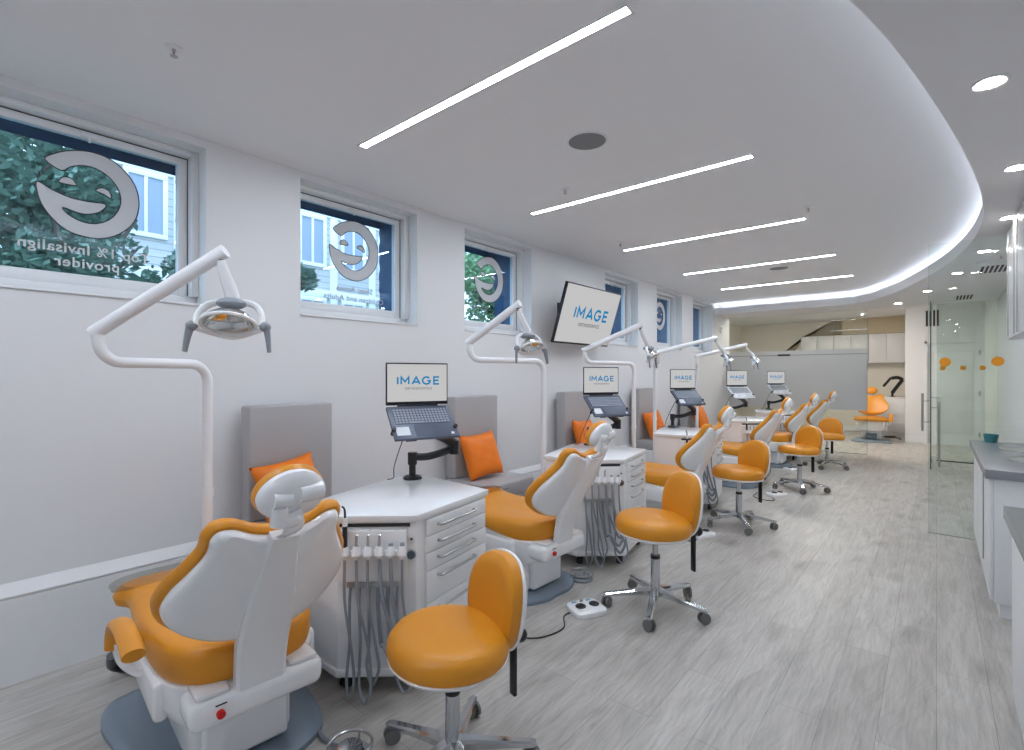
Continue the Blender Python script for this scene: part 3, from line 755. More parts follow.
    # armrests
    for sd in (1, -1):
        y = sd * .355
        a = MB().tube([(.26, y, .575), (.15, y, .59), (.02, y, .585), (-.09, y, .555), (-.15, y, .50), (-.165, y, .44)], .027, 14, 6, flat=((0, 1, 0), 1.25, .8)).build('armrest', 'orange', t)
        MB().tube([(-.155, y, .46), (-.15, y - sd * .02, .38), (-.08, sd * .29, .35), (0, sd * .22, .36)], .016, 10, 5).build('armrest_support', 'white', a)
    return t
c0 = make_chair()
CH = [(-2.2, .82, -5, 'nearest orange dental chair, seen from behind at the lower left'), (-2.23, 2.77, -3, 'orange dental chair second from the camera, between the first two white carts'), (-2.12, 4.86, -2, 'orange dental chair third from the camera, between the second and third carts'),
      (-2.1, 7.2, 0, 'orange dental chair fourth from the camera, between the third and fourth carts'), (-2.1, 9.1, 0, 'orange dental chair fifth from the camera, between the two farthest carts'), (-2.08, 10.74, 0, 'sixth orange dental chair, beyond the last cart against the frosted glass'),
      (-1.13, 14.0, 94, 'orange dental chair alone in the alcove, facing the camera in the opening')]
near_arm = [ch.data for ch in c0.children if ch.name.startswith('armrest')]     # far side first, near side second
for i, (x, y, r, l) in enumerate(CH):
    q = place(c0, i, (x, y, 0), r, l)
    gone = [] if i == 6 else near_arm[:1] if i == 0 else (near_arm if i == 1 else near_arm[1:])        # these chairs have that arm folded away
    for ch in [c for c in q.children if c.data in gone]:
        for g in list(ch.children): bpy.data.objects.remove(g)
        bpy.data.objects.remove(ch)

# ------------------------------------------------------------------ carts
def make_cart():
    t = thing('dental_cart', (0, 0, 0), 0, '', 'dental cart', 'white dental carts')
    Lp, Mp, F, Rr, BR, BL = (-2.42, 1.25), (-2.12, 1.25), (-1.85, 1.495), (-1.955, 2.07), (-2.55, 2.10), (-2.60, 1.88)
    poly = [Lp, Mp, F, Rr, BR, BL]
    MB().prism(poly, .09, .795, .006).build('body', 'cart', t)
    c = Vector((-2.22, 1.68)); ov = [tuple(c + (Vector(p) - c) * 1.045) for p in poly]
    MB().prism(ov, .797, .83, .006).build('worktop', 'top', t)
    pl = [tuple(c + (Vector(p) - c) * 1.03) for p in poly]
    MB().prism(pl, .08, .115, .006).build('skirt', 'cart', t)
    for p in poly:
        q = c + (Vector(p) - c) * .86
        MB().cyl((q.x - .012, q.y, .033), (q.x + .012, q.y, .033), .033, n=14).cyl((q.x, q.y, .05), (q.x, q.y, .085), .012).build('caster', 'rubber', t)
    # front (handpiece) face frame: origin at Mp, u to F
    u = (Vector(F) - Vector(Mp)).normalized(); n = Vector((u.y, -u.x)); FL = (Vector(F) - Vector(Mp)).length
    def fp(a, d, z): v = Vector(Mp) + u * a + n * d; return Vector((v.x, v.y, z))
    def fbox(b, a0, a1, d0, d1, z0, z1, bev=.004):
        m = Matrix.Rotation(math.atan2(u.y, u.x), 4, 'Z')
        p = fp((a0 + a1) / 2, (d0 + d1) / 2, (z0 + z1) / 2)
        b.box(p, (abs(a1 - a0), abs(d1 - d0), z1 - z0), bev, m)
    b = MB(); fbox(b, .0, FL - .042, -.02, .03, .53, .765); b.build('delivery_panel', 'cart', t)
    b = MB(); fbox(b, .01, FL - .03, -.01, .006, .775, .79, .001); b.build('recess', 'gap', t)
    b = MB(); fbox(b, .03, FL - .05, .03, .05, .655, .68); b.build('holder_rail', 'white', t)
    b = MB(); fbox(b, .05, FL - .08, .005, .032, .505, .53, .003); b.build('outlet_block', 'steel', t)
    for i in range(6):
        a = .05 + i * .0515
        # grey hose: from the outlet down to a loop near the floor and back up to the handpiece
        lo = [.04, .03, .10, .2, .14, .06][i]; sp = [.02, .05, -.03, .03, .06, -.04][i]; dd = [.06, .09, .07, .10, .08, .065][i]
        hz = .655
        oa = .065 + i * .043
        dr = [.02, .05, .03, .09, .06, .03][i]
        pts = [fp(oa, .02, .51), fp(oa, .035, .42), fp(oa + dr * .2, .05, .26), fp(oa + dr * .7 - .02, dd, lo + .07), fp((oa + a) / 2 + dr, dd + .03, lo), fp(a + dr + .03, dd + .03, lo + .07), fp(a + dr * .8 + .02, .085, .26), fp(a + dr * .25, .075, .46), fp(a, .062, hz)]
        MB().tube(pts, .0095 if i in (3, 4) else .0066, 8, 7).build('hose', 'hose', t)
        h = MB().cyl(fp(a, .06, .66), fp(a, .05, .70), .021, .018, 14).cyl(fp(a, .06, .645), fp(a, .06, .662), .010, .016, 12).build('handpiece_holder', 'white', t)
        if i == 0:
            g = MB().tube([fp(a, .058, .70), fp(a, .055, .80)], .0115, 10, 0).build('handpiece', 'bezel', t)
            MB().tube([fp(a, .055, .80), fp(a, .054, .83), fp(a - .002, .054, .87), fp(a - .014, .054, .885)], lambda q: .006 * (1 - .3 * q), 8, 4).build('light_tip', 'rubber', g)
            MB().cyl(fp(a, .055, .795), fp(a, .055, .832), .0125, .011, 12).build('collar', 'white', g)
        elif i < 4:
            MB().tube([fp(a, .055, .69), fp(a, .052, .74), fp(a + .004, .06, .755)], lambda q: .008 * (1 - .4 * q), 10, 3).build('handpiece', 'steel', t)
        else:
            MB().tube([fp(a, .055, .66), fp(a, .053, .715)], .0105, 10, 0).build('handpiece', 'hose', t)
    # gauge and toggle on the narrow strip
    b = MB(); b.cyl(fp(FL - .024, .0, .645), fp(FL - .024, .012, .645), .024, n=24); gg = b.build('gauge', 'chrome', t)
    MB().cyl(fp(FL - .024, .0115, .645), fp(FL - .024, .013, .645), .019, n=24).build('dial', 'dial', gg)
    MB().cyl(fp(FL - .022, 0, .715), fp(FL - .022, .018, .72), .005, n=10).build('toggle', 'black', t)
    # drawers on the right face
    v = (Vector(Rr) - Vector(F)).normalized(); m_ = Vector((v.y, -v.x)); DL_ = (Vector(Rr) - Vector(F)).length
    rm = Matrix.Rotation(math.atan2(v.y, v.x), 4, 'Z')
    def dp(a, d, z): q = Vector(F) + v * a + m_ * d; return Vector((q.x, q.y, z))
    for z1, z0 in [(.788, .712), (.708, .632), (.628, .545), (.541, .392), (.388, .13)]:
        p = dp(DL_ / 2 + .02, .006, (z0 + z1) / 2)
        dr = MB().box(p, (DL_ - .075, .018, z1 - z0), .003, rm).build('drawer', 'cart', t)
        zz = z1 - .034
        h0, h1 = DL_ * .24, DL_ * .76
        MB().tube([dp(h0, .012, zz), dp(h0, .034, zz), dp(h0 + .012, .038, zz), dp(h1 - .012, .038, zz), dp(h1, .034, zz), dp(h1, .012, zz)], .007, 8, 0).build('handle', 'steel', dr)
    return t
k0 = make_cart()
ST = [0, 2.03, 4.08, 6.30, 8.30]
CTL = ['nearest white dental cart with hanging grey hoses, behind the nearest stool', 'white dental cart second from the camera, behind the second stool', 'white dental cart third from the camera, behind the third stool', 'white dental cart fourth from the camera, before the fifth chair', 'farthest white dental cart, near the frosted glass']
for i, s in enumerate(ST): place(k0, i, (0, s, 0), 0, CTL[i])

# ------------------------------------------------------------------ monitor arms and laptops
HY = R(-20)
def arm_matrix(base): return Matrix.Translation(Vector(base)) @ Matrix.Rotation(HY, 4, 'Z')
def make_arm():
    t = thing('laptop_stand', (0, 0, 0), 0, '', 'monitor arm', 'black laptop arms')
    MB().lathe([(.058, 0), (.058, .012), (.045, .02), (.03, .024)], 24).bb((-.03, -.045, .0), (.05, .045, .016), .004).build('base', 'black', t)
    MB().cyl((0, 0, .02), (0, 0, .155), .021, n=18).cyl((0, 0, .09), (0, 0, .165), .029, n=18).build('post', 'black', t)
    E1 = (.10, .24, .20)
    MB().tube([(0, 0, .135), (.04, .09, .138), (.085, .19, .17), E1], .026, 12, 5, flat=((0, 0, 1), .9, .8)).cyl((E1[0], E1[1], .15), (E1[0], E1[1], .235), .03, n=16).build('lower_arm', 'black', t)
    MB().tube([(E1[0], E1[1], .215), (.14, .15, .27), (.19, .02, .325)], .034, 12, 5, flat=((0, 0, 1), 1.0, .7)).build('upper_arm', 'black', t)
    # tray tilted toward the reader
    tr = TILT = R(43)
    m = frame3((math.cos(tr), 0, -math.sin(tr)), (0, 1, 0), (math.sin(tr), 0, math.cos(tr)), (.265 - .0, -.055, .463))
    b = MB(); b.box(m @ Vector((.115, 0, -.022)), (.16, .30, .006), .002, m.to_3x3().to_4x4())
    b.box(m @ Vector((.215, .09, -.018)), (.03, .06, .012), .003, m.to_3x3().to_4x4()); b.box(m @ Vector((.215, -.09, -.018)), (.03, .06, .012), .003, m.to_3x3().to_4x4())
    b.cyl(m @ Vector((.10, 0, -.06)), m @ Vector((.10, 0, -.024)), .03, n=16)
    b.build('laptop_tray', 'black', t)
    for sd in (1, -1):
        MB().cyl(m @ Vector((.165, sd * .178, -.03)), m @ Vector((.165, sd * .178, .018)), .012, n=12).box(m @ Vector((.165, sd * .16, -.022)), (.02, .05, .006), .001, m.to_3x3().to_4x4()).build('clamp', 'black', t)
    MB().tube([(.20, -.07, .385), (.13, -.10, .27), (.05, -.13, .10), (.0, -.12, .02), (-.03, -.15, .004)], .003, 6, 6).build('power_cable', 'black', t)
    return t
def make_laptop(mname):
    t = thing('laptop', (0, 0, 0), 0, '', 'laptop', 'laptops showing a blue and grey logo')
    tr = R(43); W, D = .372, .240
    # local origin at the hinge centre; deck slopes down toward +x
    m = frame3((math.cos(tr), 0, -math.sin(tr)), (0, 1, 0), (math.sin(tr), 0, math.cos(tr)), (0, 0, 0))
    rm = m.to_3x3().to_4x4()
    MB().box(m @ Vector((D / 2, 0, -.009)), (D, W, .018), .004, rm).build('deck', mname, t)
    kb = MB().box(m @ Vector((.078, 0, .0004)), (.112, .318, .0012), .0, rm).build('keyboard', 'keybed' if mname == 'laptop' else mname, t)
    b = MB()
    for r in range(6):
        off = .004 * r
        for c_ in range(17):
            if r == 5 and 4 <= c_ <= 8: continue
            b.box(m @ Vector((.032 + r * .0185, -.150 + c_ * .0187 , .0022)), (.0135, .0142, .002), .0, rm)
    b.box(m @ Vector((.032 + 5 * .0185, -.150 + 6 * .0187, .0022)), (.0135, .09, .002), 0, rm)
    b.build('keys', 'keycap' if mname == 'laptop' else 'grey_plastic', kb)
    MB().box(m @ Vector((.187, -.01, .0006)), (.075, .105, .0012), .0, rm).build('touchpad', 'laptop' if mname == 'laptop' else 'sticker', t)
    MB().box(m @ Vector((.185, -.13, .0006)), (.06, .075, .0012), .0, rm).build('sticker', 'sticker', t)
    MB().box(m @ Vector((.215, .15, .0006)), (.016, .018, .0012), .0, rm).build('sticker', 'sticker', t)
    lid = MB().bb((-.012, -W / 2, .006), (-.004, W / 2, .248), .004).cyl((-.006, -.12, .004), (-.006, .12, .004), .006, n=10).build('lid', 'bezel', t)
    MB().bb((-.0045, -W / 2 + .008, .026), (-.0032, W / 2 - .008, .240)).build('screen', 'screen', lid)
    f = frame3((0, 1, 0), (0, 0, 1), (1, 0, 0), (-.0028, .004, .146))
    stroke_word(.050, f, 'logo_blue', lid, 'logo_word')
    f = frame3((0, 1, 0), (0, 0, 1), (1, 0, 0), (-.0028, .004, .100))
    text('ORTHODONTICS', .020, f, 'logo_grey', lid, 'logo_small_word', .0003, 1.0, 1.05)
    return t
a0 = make_arm(); l0 = make_laptop('laptop'); l3 = make_laptop('laptop_silver')
ORD = ['on the nearest cart', 'on the second cart', 'on the third cart', 'on the fourth cart', 'on the farthest cart']
YAW = [-20, -25, -29, -34, -38]
AY = [0, 2.03, 4.06, 6.22, 8.36]
for i, s in enumerate(AY):
    base = ((-2.51, -2.46, -2.51, -2.50, -2.42)[i], 1.995 + s, .83)
    place(a0, i, base, YAW[i], 'black articulated laptop arm standing ' + ORD[i])
    hp = Matrix.Translation(base) @ Matrix.Rotation(R(YAW[i]), 4, 'Z') @ Vector((.265, -.055, .472))
    lb = ('slate grey open laptop on the arm ' if i < 3 else 'silver open laptop on the arm ') + ORD[i]
    if i < 3: place(l0, i, hp, YAW[i], lb)
    else: place(l3, i - 3, hp, YAW[i], lb)

# ------------------------------------------------------------------ stools
def make_stool():
    t = thing('rolling_stool', (0, 0, 0), 0, '', 'stool', 'orange rolling stools')
    so = [(.224 * math.cos(2 * math.pi * k / 16) - .018, .24 * math.sin(2 * math.pi * k / 16)) for k in range(16)]
    MB().pad(so, [(.03, .462), (.006, .468), (0, .49), (.004, .52), (.022, .543), (.055, .553)], lambda a, b_, h: (a, b_, h), dome=.008).build('seat', 'orange', t)
    MB().pad(so, [(.05, .448), (.012, .450), (.004, .462), (.012, .468)], lambda a, b_, h: (a, b_, h)).build('seat_pan', 'white', t)
    MB().cyl((0, 0, .20), (0, 0, .45), .017, n=18).bb((-.09, -.06, .435), (.09, .06, .452), .006).build('gas_lift', 'chrome', t)
    MB().cyl((0, 0, .085), (0, 0, .30), .029, .027, 20).build('column', 'chrome', t)
    MB().cyl((0, 0, .298), (0, 0, .318), .029, n=18).build('collar', 'black', t)
    for k in range(5):
        a = R(72 * k + 15); c_, s_ = math.cos(a), math.sin(a)
        rings = []
        for r_, z_, w_, h_ in [(.02, .105, .030, .034), (.10, .100, .024, .026), (.2, .088, .020, .02), (.298, .076, .019, .016), (.318, .074, .012, .012)]:
            ring = []
            for dy, dz in [(-1, -1), (-1, .4), (-.6, 1), (.6, 1), (1, .4), (1, -1)]:
                ring.append(Vector((r_ * c_ - dy * w_ * s_, r_ * s_ + dy * w_ * c_, z_ + dz * h_ / 2 * 1.2)))
            rings.append(ring)
        MB().loft(rings).build('base_leg', 'chrome', t)
        q = Vector((.297 * c_, .297 * s_, .031)); dr = Vector((c_ * .6 - s_ * .8, s_ * .6 + c_ * .8, 0)); pr_ = Vector((-dr.y, dr.x, 0))
        b = MB()
        for e_ in (-1, 1): b.cyl(q + pr_ * e_ * .009, q + pr_ * e_ * .022, .031, n=16)
        b.cyl(q - pr_ * .009, q + pr_ * .009, .014, n=10); b.cyl(q + Vector((0, 0, .0)) + dr * .012, q + dr * .012 + Vector((0, 0, .046)), .006, n=8)
        b.build('caster', 'caster', t)
    # oval backrest
    BL_ = R(8)
    def bm_(a, b_, h):
        hh = h - .9 * a * a
        return (.225 + b_ * math.sin(BL_) + hh * math.cos(BL_), a, .606 + b_ * math.cos(BL_) - hh * math.sin(BL_))
    bo = [(.170 * abs(math.cos(q)) ** .85 * (1 if math.cos(q) > 0 else -1), .188 * abs(math.sin(q)) ** .9 * (1 if math.sin(q) > 0 else -1)) for q in [2 * math.pi * (k + .5) / 18 for k in range(18)]]
    MB().pad(bo, [(.02, .004), (.004, .0), (0, -.02), (.006, -.045), (.03, -.06)], bm_, dome=.008).build('backrest', 'orange', t)
    MB().pad(bo, [(.0, -.002), (-.003, .008), (.01, .022), (.04, .03)], bm_, dome=.008).build('back_shell', 'white', t)
    MB().bb((.06, -.022, .43), (.28, .022, .446), .004).bb((.266, -.018, .19), (.282, .018, .47), .004).box((.26, 0, .475), (.06, .03, .014), .004).build('back_bracket', 'black', t)
    MB().cyl((.274, 0, .43), (.315, 0, .43), .026, n=12).ball((.308, 0, .43), .03, 12).build('knob', 'black', t)
    return t
s0_ = make_stool()
SO = [(-1.385, 1.29, -.01, 74, 'orange rolling stool nearest the camera, in the foreground'), (-1.362, 3.015, .02, 57, 'orange rolling stool second from the camera, beside the white foot control'), (-1.485, 5.21, 0, 62, 'orange rolling stool third from the camera'),
      (-1.353, 7.36, 0, 68, 'orange rolling stool fourth from the camera'), (-1.34, 9.40, 0, 84, 'orange rolling stool farthest from the camera')]
for i, (x, y, z, r, l) in enumerate(SO):
    q = place(s0_, i, (x, y, 0), r, l); q.scale = (1, 1, .97) if i == 0 else (1.03, 1.03, (1, 1.07, 1.04, 1.02, .99)[i])
    for ch in q.children:
        if ch.name.split('.')[0] in ('base_leg', 'caster'): ch.rotation_euler.z = R((31, 0, 8, -12, 20)[i])

# ------------------------------------------------------------------ foot controls
def make_pedal():
    t = thing('foot_control', (0, 0, 0), 0, '', 'foot control', 'white foot controls')
    o = [(-.12, -.09), (-.13, 0), (-.12, .09), (-.06, .112), (.06, .112), (.12, .09), (.13, 0), (.12, -.09), (.06, -.112), (-.06, -.112)]
    MB().pad(o, [(.004, 0), (0, .008), (.004, .028), (.018, .038)], lambda a, b_, h: (a, b_, h), dome=.004).build('housing', 'white', t)
    for x in (-.055, .055): MB().lathe([(.038, .040), (.038, .046), (.03, .05), (.01, .05)], 22, Matrix.Translation((x, -.012, 0))).build('pedal_button', 'black', t)
    for x in (-.07, .045): MB().bb((x - .018, .052, .040), (x + .018, .072, .0425)).build('label', 'label_blue', t)
    MB().cyl((-.01, .06, .04), (-.01, .06, .05), .012, n=14).build('joystick', 'grey_plastic', t)
    return t
p0 = make_pedal()
for i, (x, y, r, l) in enumerate([(-1.675, 2.70, 62, 'white foot control with two black buttons on the floor by the second stool'), (-1.66, 4.66, 62, 'white foot control with two black buttons on the floor behind the second stool'), (-1.50, 6.80, 62, 'white foot control with two black buttons on the floor beyond the third stool'), (-1.72, 8.78, 62, 'white foot control with two black buttons farthest along the floor')]):
    place(p0, i, (x, y, 0), r, l).scale = (.86, .86, 1)
def make_rheo():
    t = thing('round_foot_pedal', (0, 0, 0), 0, '', 'foot pedal', 'round foot pedals')
    MB().lathe([(.08, 0), (.08, .01), (.068, .018), (.03, .022)], 30).build('base', 'grey_plastic', t)
    MB().lathe([(.046, .02), (.056, .03), (.048, .042), (.02, .048)], 26).build('pedal_dome', 'chrome', t)
    b = MB(); b.tube([(.084 * math.cos(q), .084 * math.sin(q), .045) for q in [2 * math.pi * k / 28 for k in range(28)]], .006, 8, 0, closed=True)
    for q in (0, 2.1, 4.2): b.cyl((.076 * math.cos(q), .076 * math.sin(q), .005), (.084 * math.cos(q), .084 * math.sin(q), .045), .006, n=8)
    b.build('guard_ring', 'steel', t)
    return t
r0 = make_rheo()
for i, (x, y, l) in enumerate([(-1.735, 1.075, 'round chrome foot pedal with guard ring under the nearest stool'), (-1.965, 3.10, 'round chrome foot pedal beside the second dental chair base'), (-1.92, 5.16, 'round chrome foot pedal beside the third dental chair base')]):
    place(r0, i, (x, y, 0), 0, l)
def floor_cable(pts, r, m, label):
    tag(MB().tube([(p[0], p[1], r + .0005) for p in pts], r, 8, 8).build('floor_cable', m, None), label, 'cable')
floor_cable([(-2.02, 1.04), (-1.96, 1.06), (-1.9, 1.055), (-1.84, 1.06), (-1.81, 1.065)], .009, 'grey_plastic', 'grey cable on the floor from the nearest chair to its round pedal')
floor_cable([(-1.72, 2.66), (-1.74, 2.55), (-1.66, 2.42), (-1.7, 2.25), (-1.82, 2.17), (-1.96, 2.2), (-2.1, 2.3), (-2.2, 2.45)], .004, 'rubber', 'thin dark cable curling on the floor between the first cart and the foot control')
floor_cable([(-1.66, 4.53), (-1.64, 4.45), (-1.72, 4.4), (-1.85, 4.43), (-1.95, 4.5)], .004, 'rubber', 'thin dark cable on the floor behind the second stool')
floor_cable([(-1.5, 6.6), (-1.46, 6.5), (-1.56, 6.44), (-1.7, 6.55), (-1.72, 6.8)], .004, 'rubber', 'thin dark cable on the floor beyond the third stool')
# hose from the nearest chair seen beside its front, under the wall side
t = tag(MB().tube([(-2.96, .58, .16), (-3.05, .60, .07), (-3.06, .65, .03), (-2.98, .70, .025), (-2.86, .70, .025)], .02, 10, 6).build('vacuum_hose', 'bezel', None), 'dark hose on the floor at the foot of the nearest chair', 'hose')

# ------------------------------------------------------------------ benches and cushions
def make_bench():
    t = thing('bench', (0, 0, 0), 0, '', 'bench', 'grey wall benches')
    MB().bb((0, 0, .0), (.48, .56, .42), .004).build('base', 'cart', t)
    MB().bb((.0, 0, .42), (.545, .60, .56), .025, 3).build('seat', 'grey_vinyl', t)
    MB().bb((.0, 0, .562), (.125, .56, 1.285), .014, 3).build('back_panel', 'grey_vinyl', t)
    return t
b0 = make_bench()
BY = [1.31, 3.05, 4.76, 6.63, 8.42]
for i, y in enumerate(BY): place(b0, i, (WX + .056, y, 0), 0, ['grey upholstered wall bench behind the nearest dental chair', 'grey wall bench with cushion between the first and second carts', 'grey wall bench behind the laptop of the second cart', 'grey wall bench behind the third cart', 'grey wall bench farthest from the camera, behind the third laptop'][i])
def cushion_mesh():
    b = MB(); n = 18; S = .205
    for sd in (1, -1):
        vs = []
        for i in range(n + 1):
            row = []
            for j in range(n + 1):
                u, v = 2 * i / n - 1, 2 * j / n - 1
                th = .072 * ((1 - u ** 4) * (1 - v ** 4)) ** .55
                pin = 1 - .10 * (1 - abs(v) ** 2) * abs(u) ** 3 ; pv = 1 - .10 * (1 - abs(u) ** 2) * abs(v) ** 3
                wr = .006 * math.sin(7 * u + 3 * v) * math.sin(9 * v - 2 * u) * (1 - u * u) * (1 - v * v)
                row.append(b.bm.verts.new((sd * (th + wr), S * u * pin, S * v * pv)))
            vs.append(row)
        for i in range(n):
            for j in range(n): b.bm.faces.new((vs[i][j], vs[i + 1][j], vs[i + 1][j + 1], vs[i][j + 1]))
    bmesh.ops.remove_doubles(b.bm, verts=b.bm.verts[:], dist=1e-5)
    return b.build('cushion', 'orange_cushion', None, 80)
cu0 = cushion_mesh()
CL = ['orange cushion mostly hidden behind the nearest dental chair headrest', 'square orange cushion beside the nearest laptop', 'orange cushion left of the second laptop', 'orange cushion between the lamp poles, left of the third laptop', 'orange cushion right of and below the third laptop']
for i, y in enumerate(BY):
    o = cu0 if i == 0 else cu0.copy()
    if i: C.objects.link(o)
    o.location = (WX + .31, y + [.20, .20, .24, .24, .27][i], .765 + [-.01, 0, 0, 0, 0][i])
    o.rotation_euler = (R([8, 3, -3, 5, 4][i]), R(-20), R([0, -4, 3, -6, 0][i]))
    tag(o, CL[i], 'cushion', 'orange cushions on the benches')

# ------------------------------------------------------------------ operatory lamps
def lamp(P, E, A, HC, face, label, tilt=32, zb=1.53):
    t = thing('dental_lamp', (P[0], P[1], 0), 0, label, 'dental lamp', 'white dental lamps')
    o = Vector((P[0], P[1], 0)); Pv = Vector((P[0], P[1], 0)); E = Vector(E) - o; A = Vector(A) - o; H = Vector(HC) - o; Pv = Vector((0, 0, 0))
    MB().lathe([(.05, 0), (.05, .012), (.036, .022), (.028, .03)], 24).build('base', 'whitem', t)
    d = Vector((E.x, E.y, 0)); L = d.length; d.normalize(); r_ = .09
    pts = [Vector((0, 0, .03)), Vector((0, 0, zb - r_))]
    for k in range(1, 7): q = k / 6 * math.pi / 2; pts.append(d * (r_ - r_ * math.cos(q)) + Vector((0, 0, zb - r_ + r_ * math.sin(q))))
    pts.append(d * (L - r_) + Vector((0, 0, zb)))
    for k in range(1, 7): q = k / 6 * math.pi / 2; pts.append(d * (L - r_ + r_ * math.sin(q)) + Vector((0, 0, zb + r_ - r_ * math.cos(q))))
    top = Vector((E.x, E.y, max(E.z - .02, zb + r_ + .01))); pts.append(top)
    MB().tube(pts, .0235, 14, 0).build('pole', 'whitem', t)
    MB().cyl((0, 0, .86), (0, 0, .90), .028, n=18).cyl((0, 0, 1.22), (0, 0, 1.235), .0255, n=18).build('collar', 'whitem', t)
    ad = (A - E).normalized(); sd = ad.cross(Vector((0, 0, 1))).normalized()
    S_ = E - ad * .03; T_ = A + ad * .02
    MB().tube([S_, S_ + (T_ - S_) * .5, T_], .030, 16, 2, flat=((sd.x, sd.y, 0), .8, 1.0)).build('spring_arm', 'whitem', t)
    MB().cyl(top - Vector((0, 0, .005)), E + Vector((0, 0, .0)), .016, n=12).cyl(A + Vector((0, 0, -.045)), A, .014, n=12).build('arm_joint', 'rubber', t)
    # head
    fz = Vector((math.cos(R(face)), math.sin(R(face)), 0)); lat = Vector((-fz.y, fz.x, 0))
    K = lambda l, f, z: H + lat * l + fz * f + Vector((0, 0, z))
    MB().tube([A - Vector((0, 0, .03)), A * .6 + K(0, -.05, .11) * .4 - Vector((0, 0, .02)), K(0, -.05, .125), K(0, -.05, .085)], lambda u: .017 + .012 * math.sin(min(1, u * 1.3) * math.pi / 2), 14, 5).build('neck', 'white', t)
    yk = MB().tube([K(-.125, -.01, -.01), K(-.122, -.03, .04), K(-.085, -.05, .085), K(0, -.055, .098), K(.085, -.05, .085), K(.122, -.03, .04), K(.125, -.01, -.01)], .017, 10, 6, flat=((0, 0, 1), 1.0, .8)).build('yoke', 'white', t)
    MB().ball(K(0, -.045, .088), (.06, .06, .026), 16).build('switch_pad', 'grey_plastic', yk)
    # reflector dish: opening looks along nrm
    nrm = (fz * math.sin(R(tilt)) - Vector((0, 0, math.cos(R(tilt))))).normalized(); up = nrm.cross(lat).normalized()
    Dm = lambda a, b_, c_: H + lat * a + up * b_ + nrm * c_
    b = MB(); rings = []
    for rr, dz in [(1.0, 0), (.93, -.014), (.78, -.032), (.55, -.046), (.28, -.054), (.08, -.056), (.08, -.062), (.30, -.060), (.58, -.052), (.82, -.037), (.98, -.016), (1.03, .002)]:
        rings.append([Dm(.098 * rr * math.cos(2 * math.pi * k / 32), .068 * rr * math.sin(2 * math.pi * k / 32), dz) for k in range(32)])
    b.loft(rings, False); b.build('reflector', 'mirror', t)
    b = MB(); b.tube([Dm(.104 * math.cos(q), .073 * math.sin(q), .002) for q in [2 * math.pi * k / 36 for k in range(36)]], .008, 8, 0, closed=True)
    b.tube([K(-.14, -.01, -.015), Dm(-.10, -.04, .012), Dm(0, -.082, .014), Dm(.10, -.04, .012), K(.14, -.01, -.015)], .010, 8, 5)
    b.build('rim', 'white', t)
    MB().cyl(Dm(0, 0, -.05), Dm(0, 0, -.012), .012, .008, 12).build('bulb', 'frame', t)
    for s_ in (1, -1):
        MB().ball(K(s_ * .14, -.01, -.012), (.022, .024, .022), 12).tube([K(s_ * .146, -.008, -.02), K(s_ * .153, -.002, -.06), K(s_ * .16, .006, -.12)], lambda u: .017 - .007 * u, 10, 4, flat=((0, 0, 1), 1, .7)).build('handle', 'grey_plastic', t)
LL = ['white dental lamp on a bent pole nearest the camera, by the leftmost window', 'white dental lamp second from the camera, left of the television', 'white dental lamp third from the camera, right of the television', 'white dental lamp fourth from the camera', 'white dental lamp farthest from the camera']
lamp((-2.85, .95), (-2.70, .485, 1.67), (-2.29, .815, 1.99), (-2.245, .825, 1.695), -38, LL[0], zb=1.535)
lamp((-2.60, 3.49), (-2.80, 2.79, 1.74), (-2.34, 2.83, 1.995), (-2.29, 2.93, 1.685), -8, LL[1], zb=1.60)
lamp((-2.665, 5.32), (-2.86, 4.58, 1.75), (-2.36, 4.86, 2.0), (-2.30, 5.03, 1.675), 12, LL[2], zb=1.615)
lamp((-2.98, 6.575), (-2.78, 6.24, 1.78), (-2.29, 6.97, 1.98), (-2.18, 7.17, 1.66), 25, LL[3], zb=1.64)
lamp((-3.02, 8.29), (-2.93, 8.04, 1.78), (-2.44, 8.92, 1.985), (-2.33, 9.13, 1.69), 25, LL[4], zb=1.64)

# ------------------------------------------------------------------ television
TVm = Matrix.Translation((-3.2, 5.06, 1.835)) @ Matrix.Rotation(-.007, 4, 'Z') @ Matrix.Rotation(.303, 4, 'Y')
t = thing('television', (-3.2, 5.06, 1.835), 0, 'flat television tilted down from the wall showing a blue and grey logo', 'television')
Lm = Matrix.Rotation(-.007, 4, 'Z') @ Matrix.Rotation(.303, 4, 'Y'); rm = Lm.to_3x3().to_4x4()
Wt, Ht = 1.18, .678
MB().box(Lm @ Vector((-.018, 0, Ht / 2)), (.036, Wt, Ht), .006, rm).build('casing', 'black', t)
MB().box(Lm @ Vector((.0008, 0, Ht / 2 + .004)), (.002, Wt - .03, Ht - .034), 0, rm).build('screen', 'screen', t)
stroke_word(.142, Lm @ frame3((0, 1, 0), (0, 0, 1), (1, 0, 0), (.0026, .03, Ht / 2 + .03)), 'logo_blue', t, 'logo_word')
text('ORTHODONTICS', .056, Lm @ frame3((0, 1, 0), (0, 0, 1), (1, 0, 0), (.0026, .03, Ht / 2 - .105)), 'logo_grey', t, 'logo_small_word', .0004, 1.0, 1.05, .0006)
MB().bb((WX - -3.2 + .0, -.2, .2), (WX + 3.2 + .02, .2, .5), .004).tube([(WX + 3.2 + .01, 0, .3), Lm @ Vector((-.05, 0, .3)), Lm @ Vector((-.03, 0, .34))], .03, 10, 0).build('wall_bracket', 'black', t)

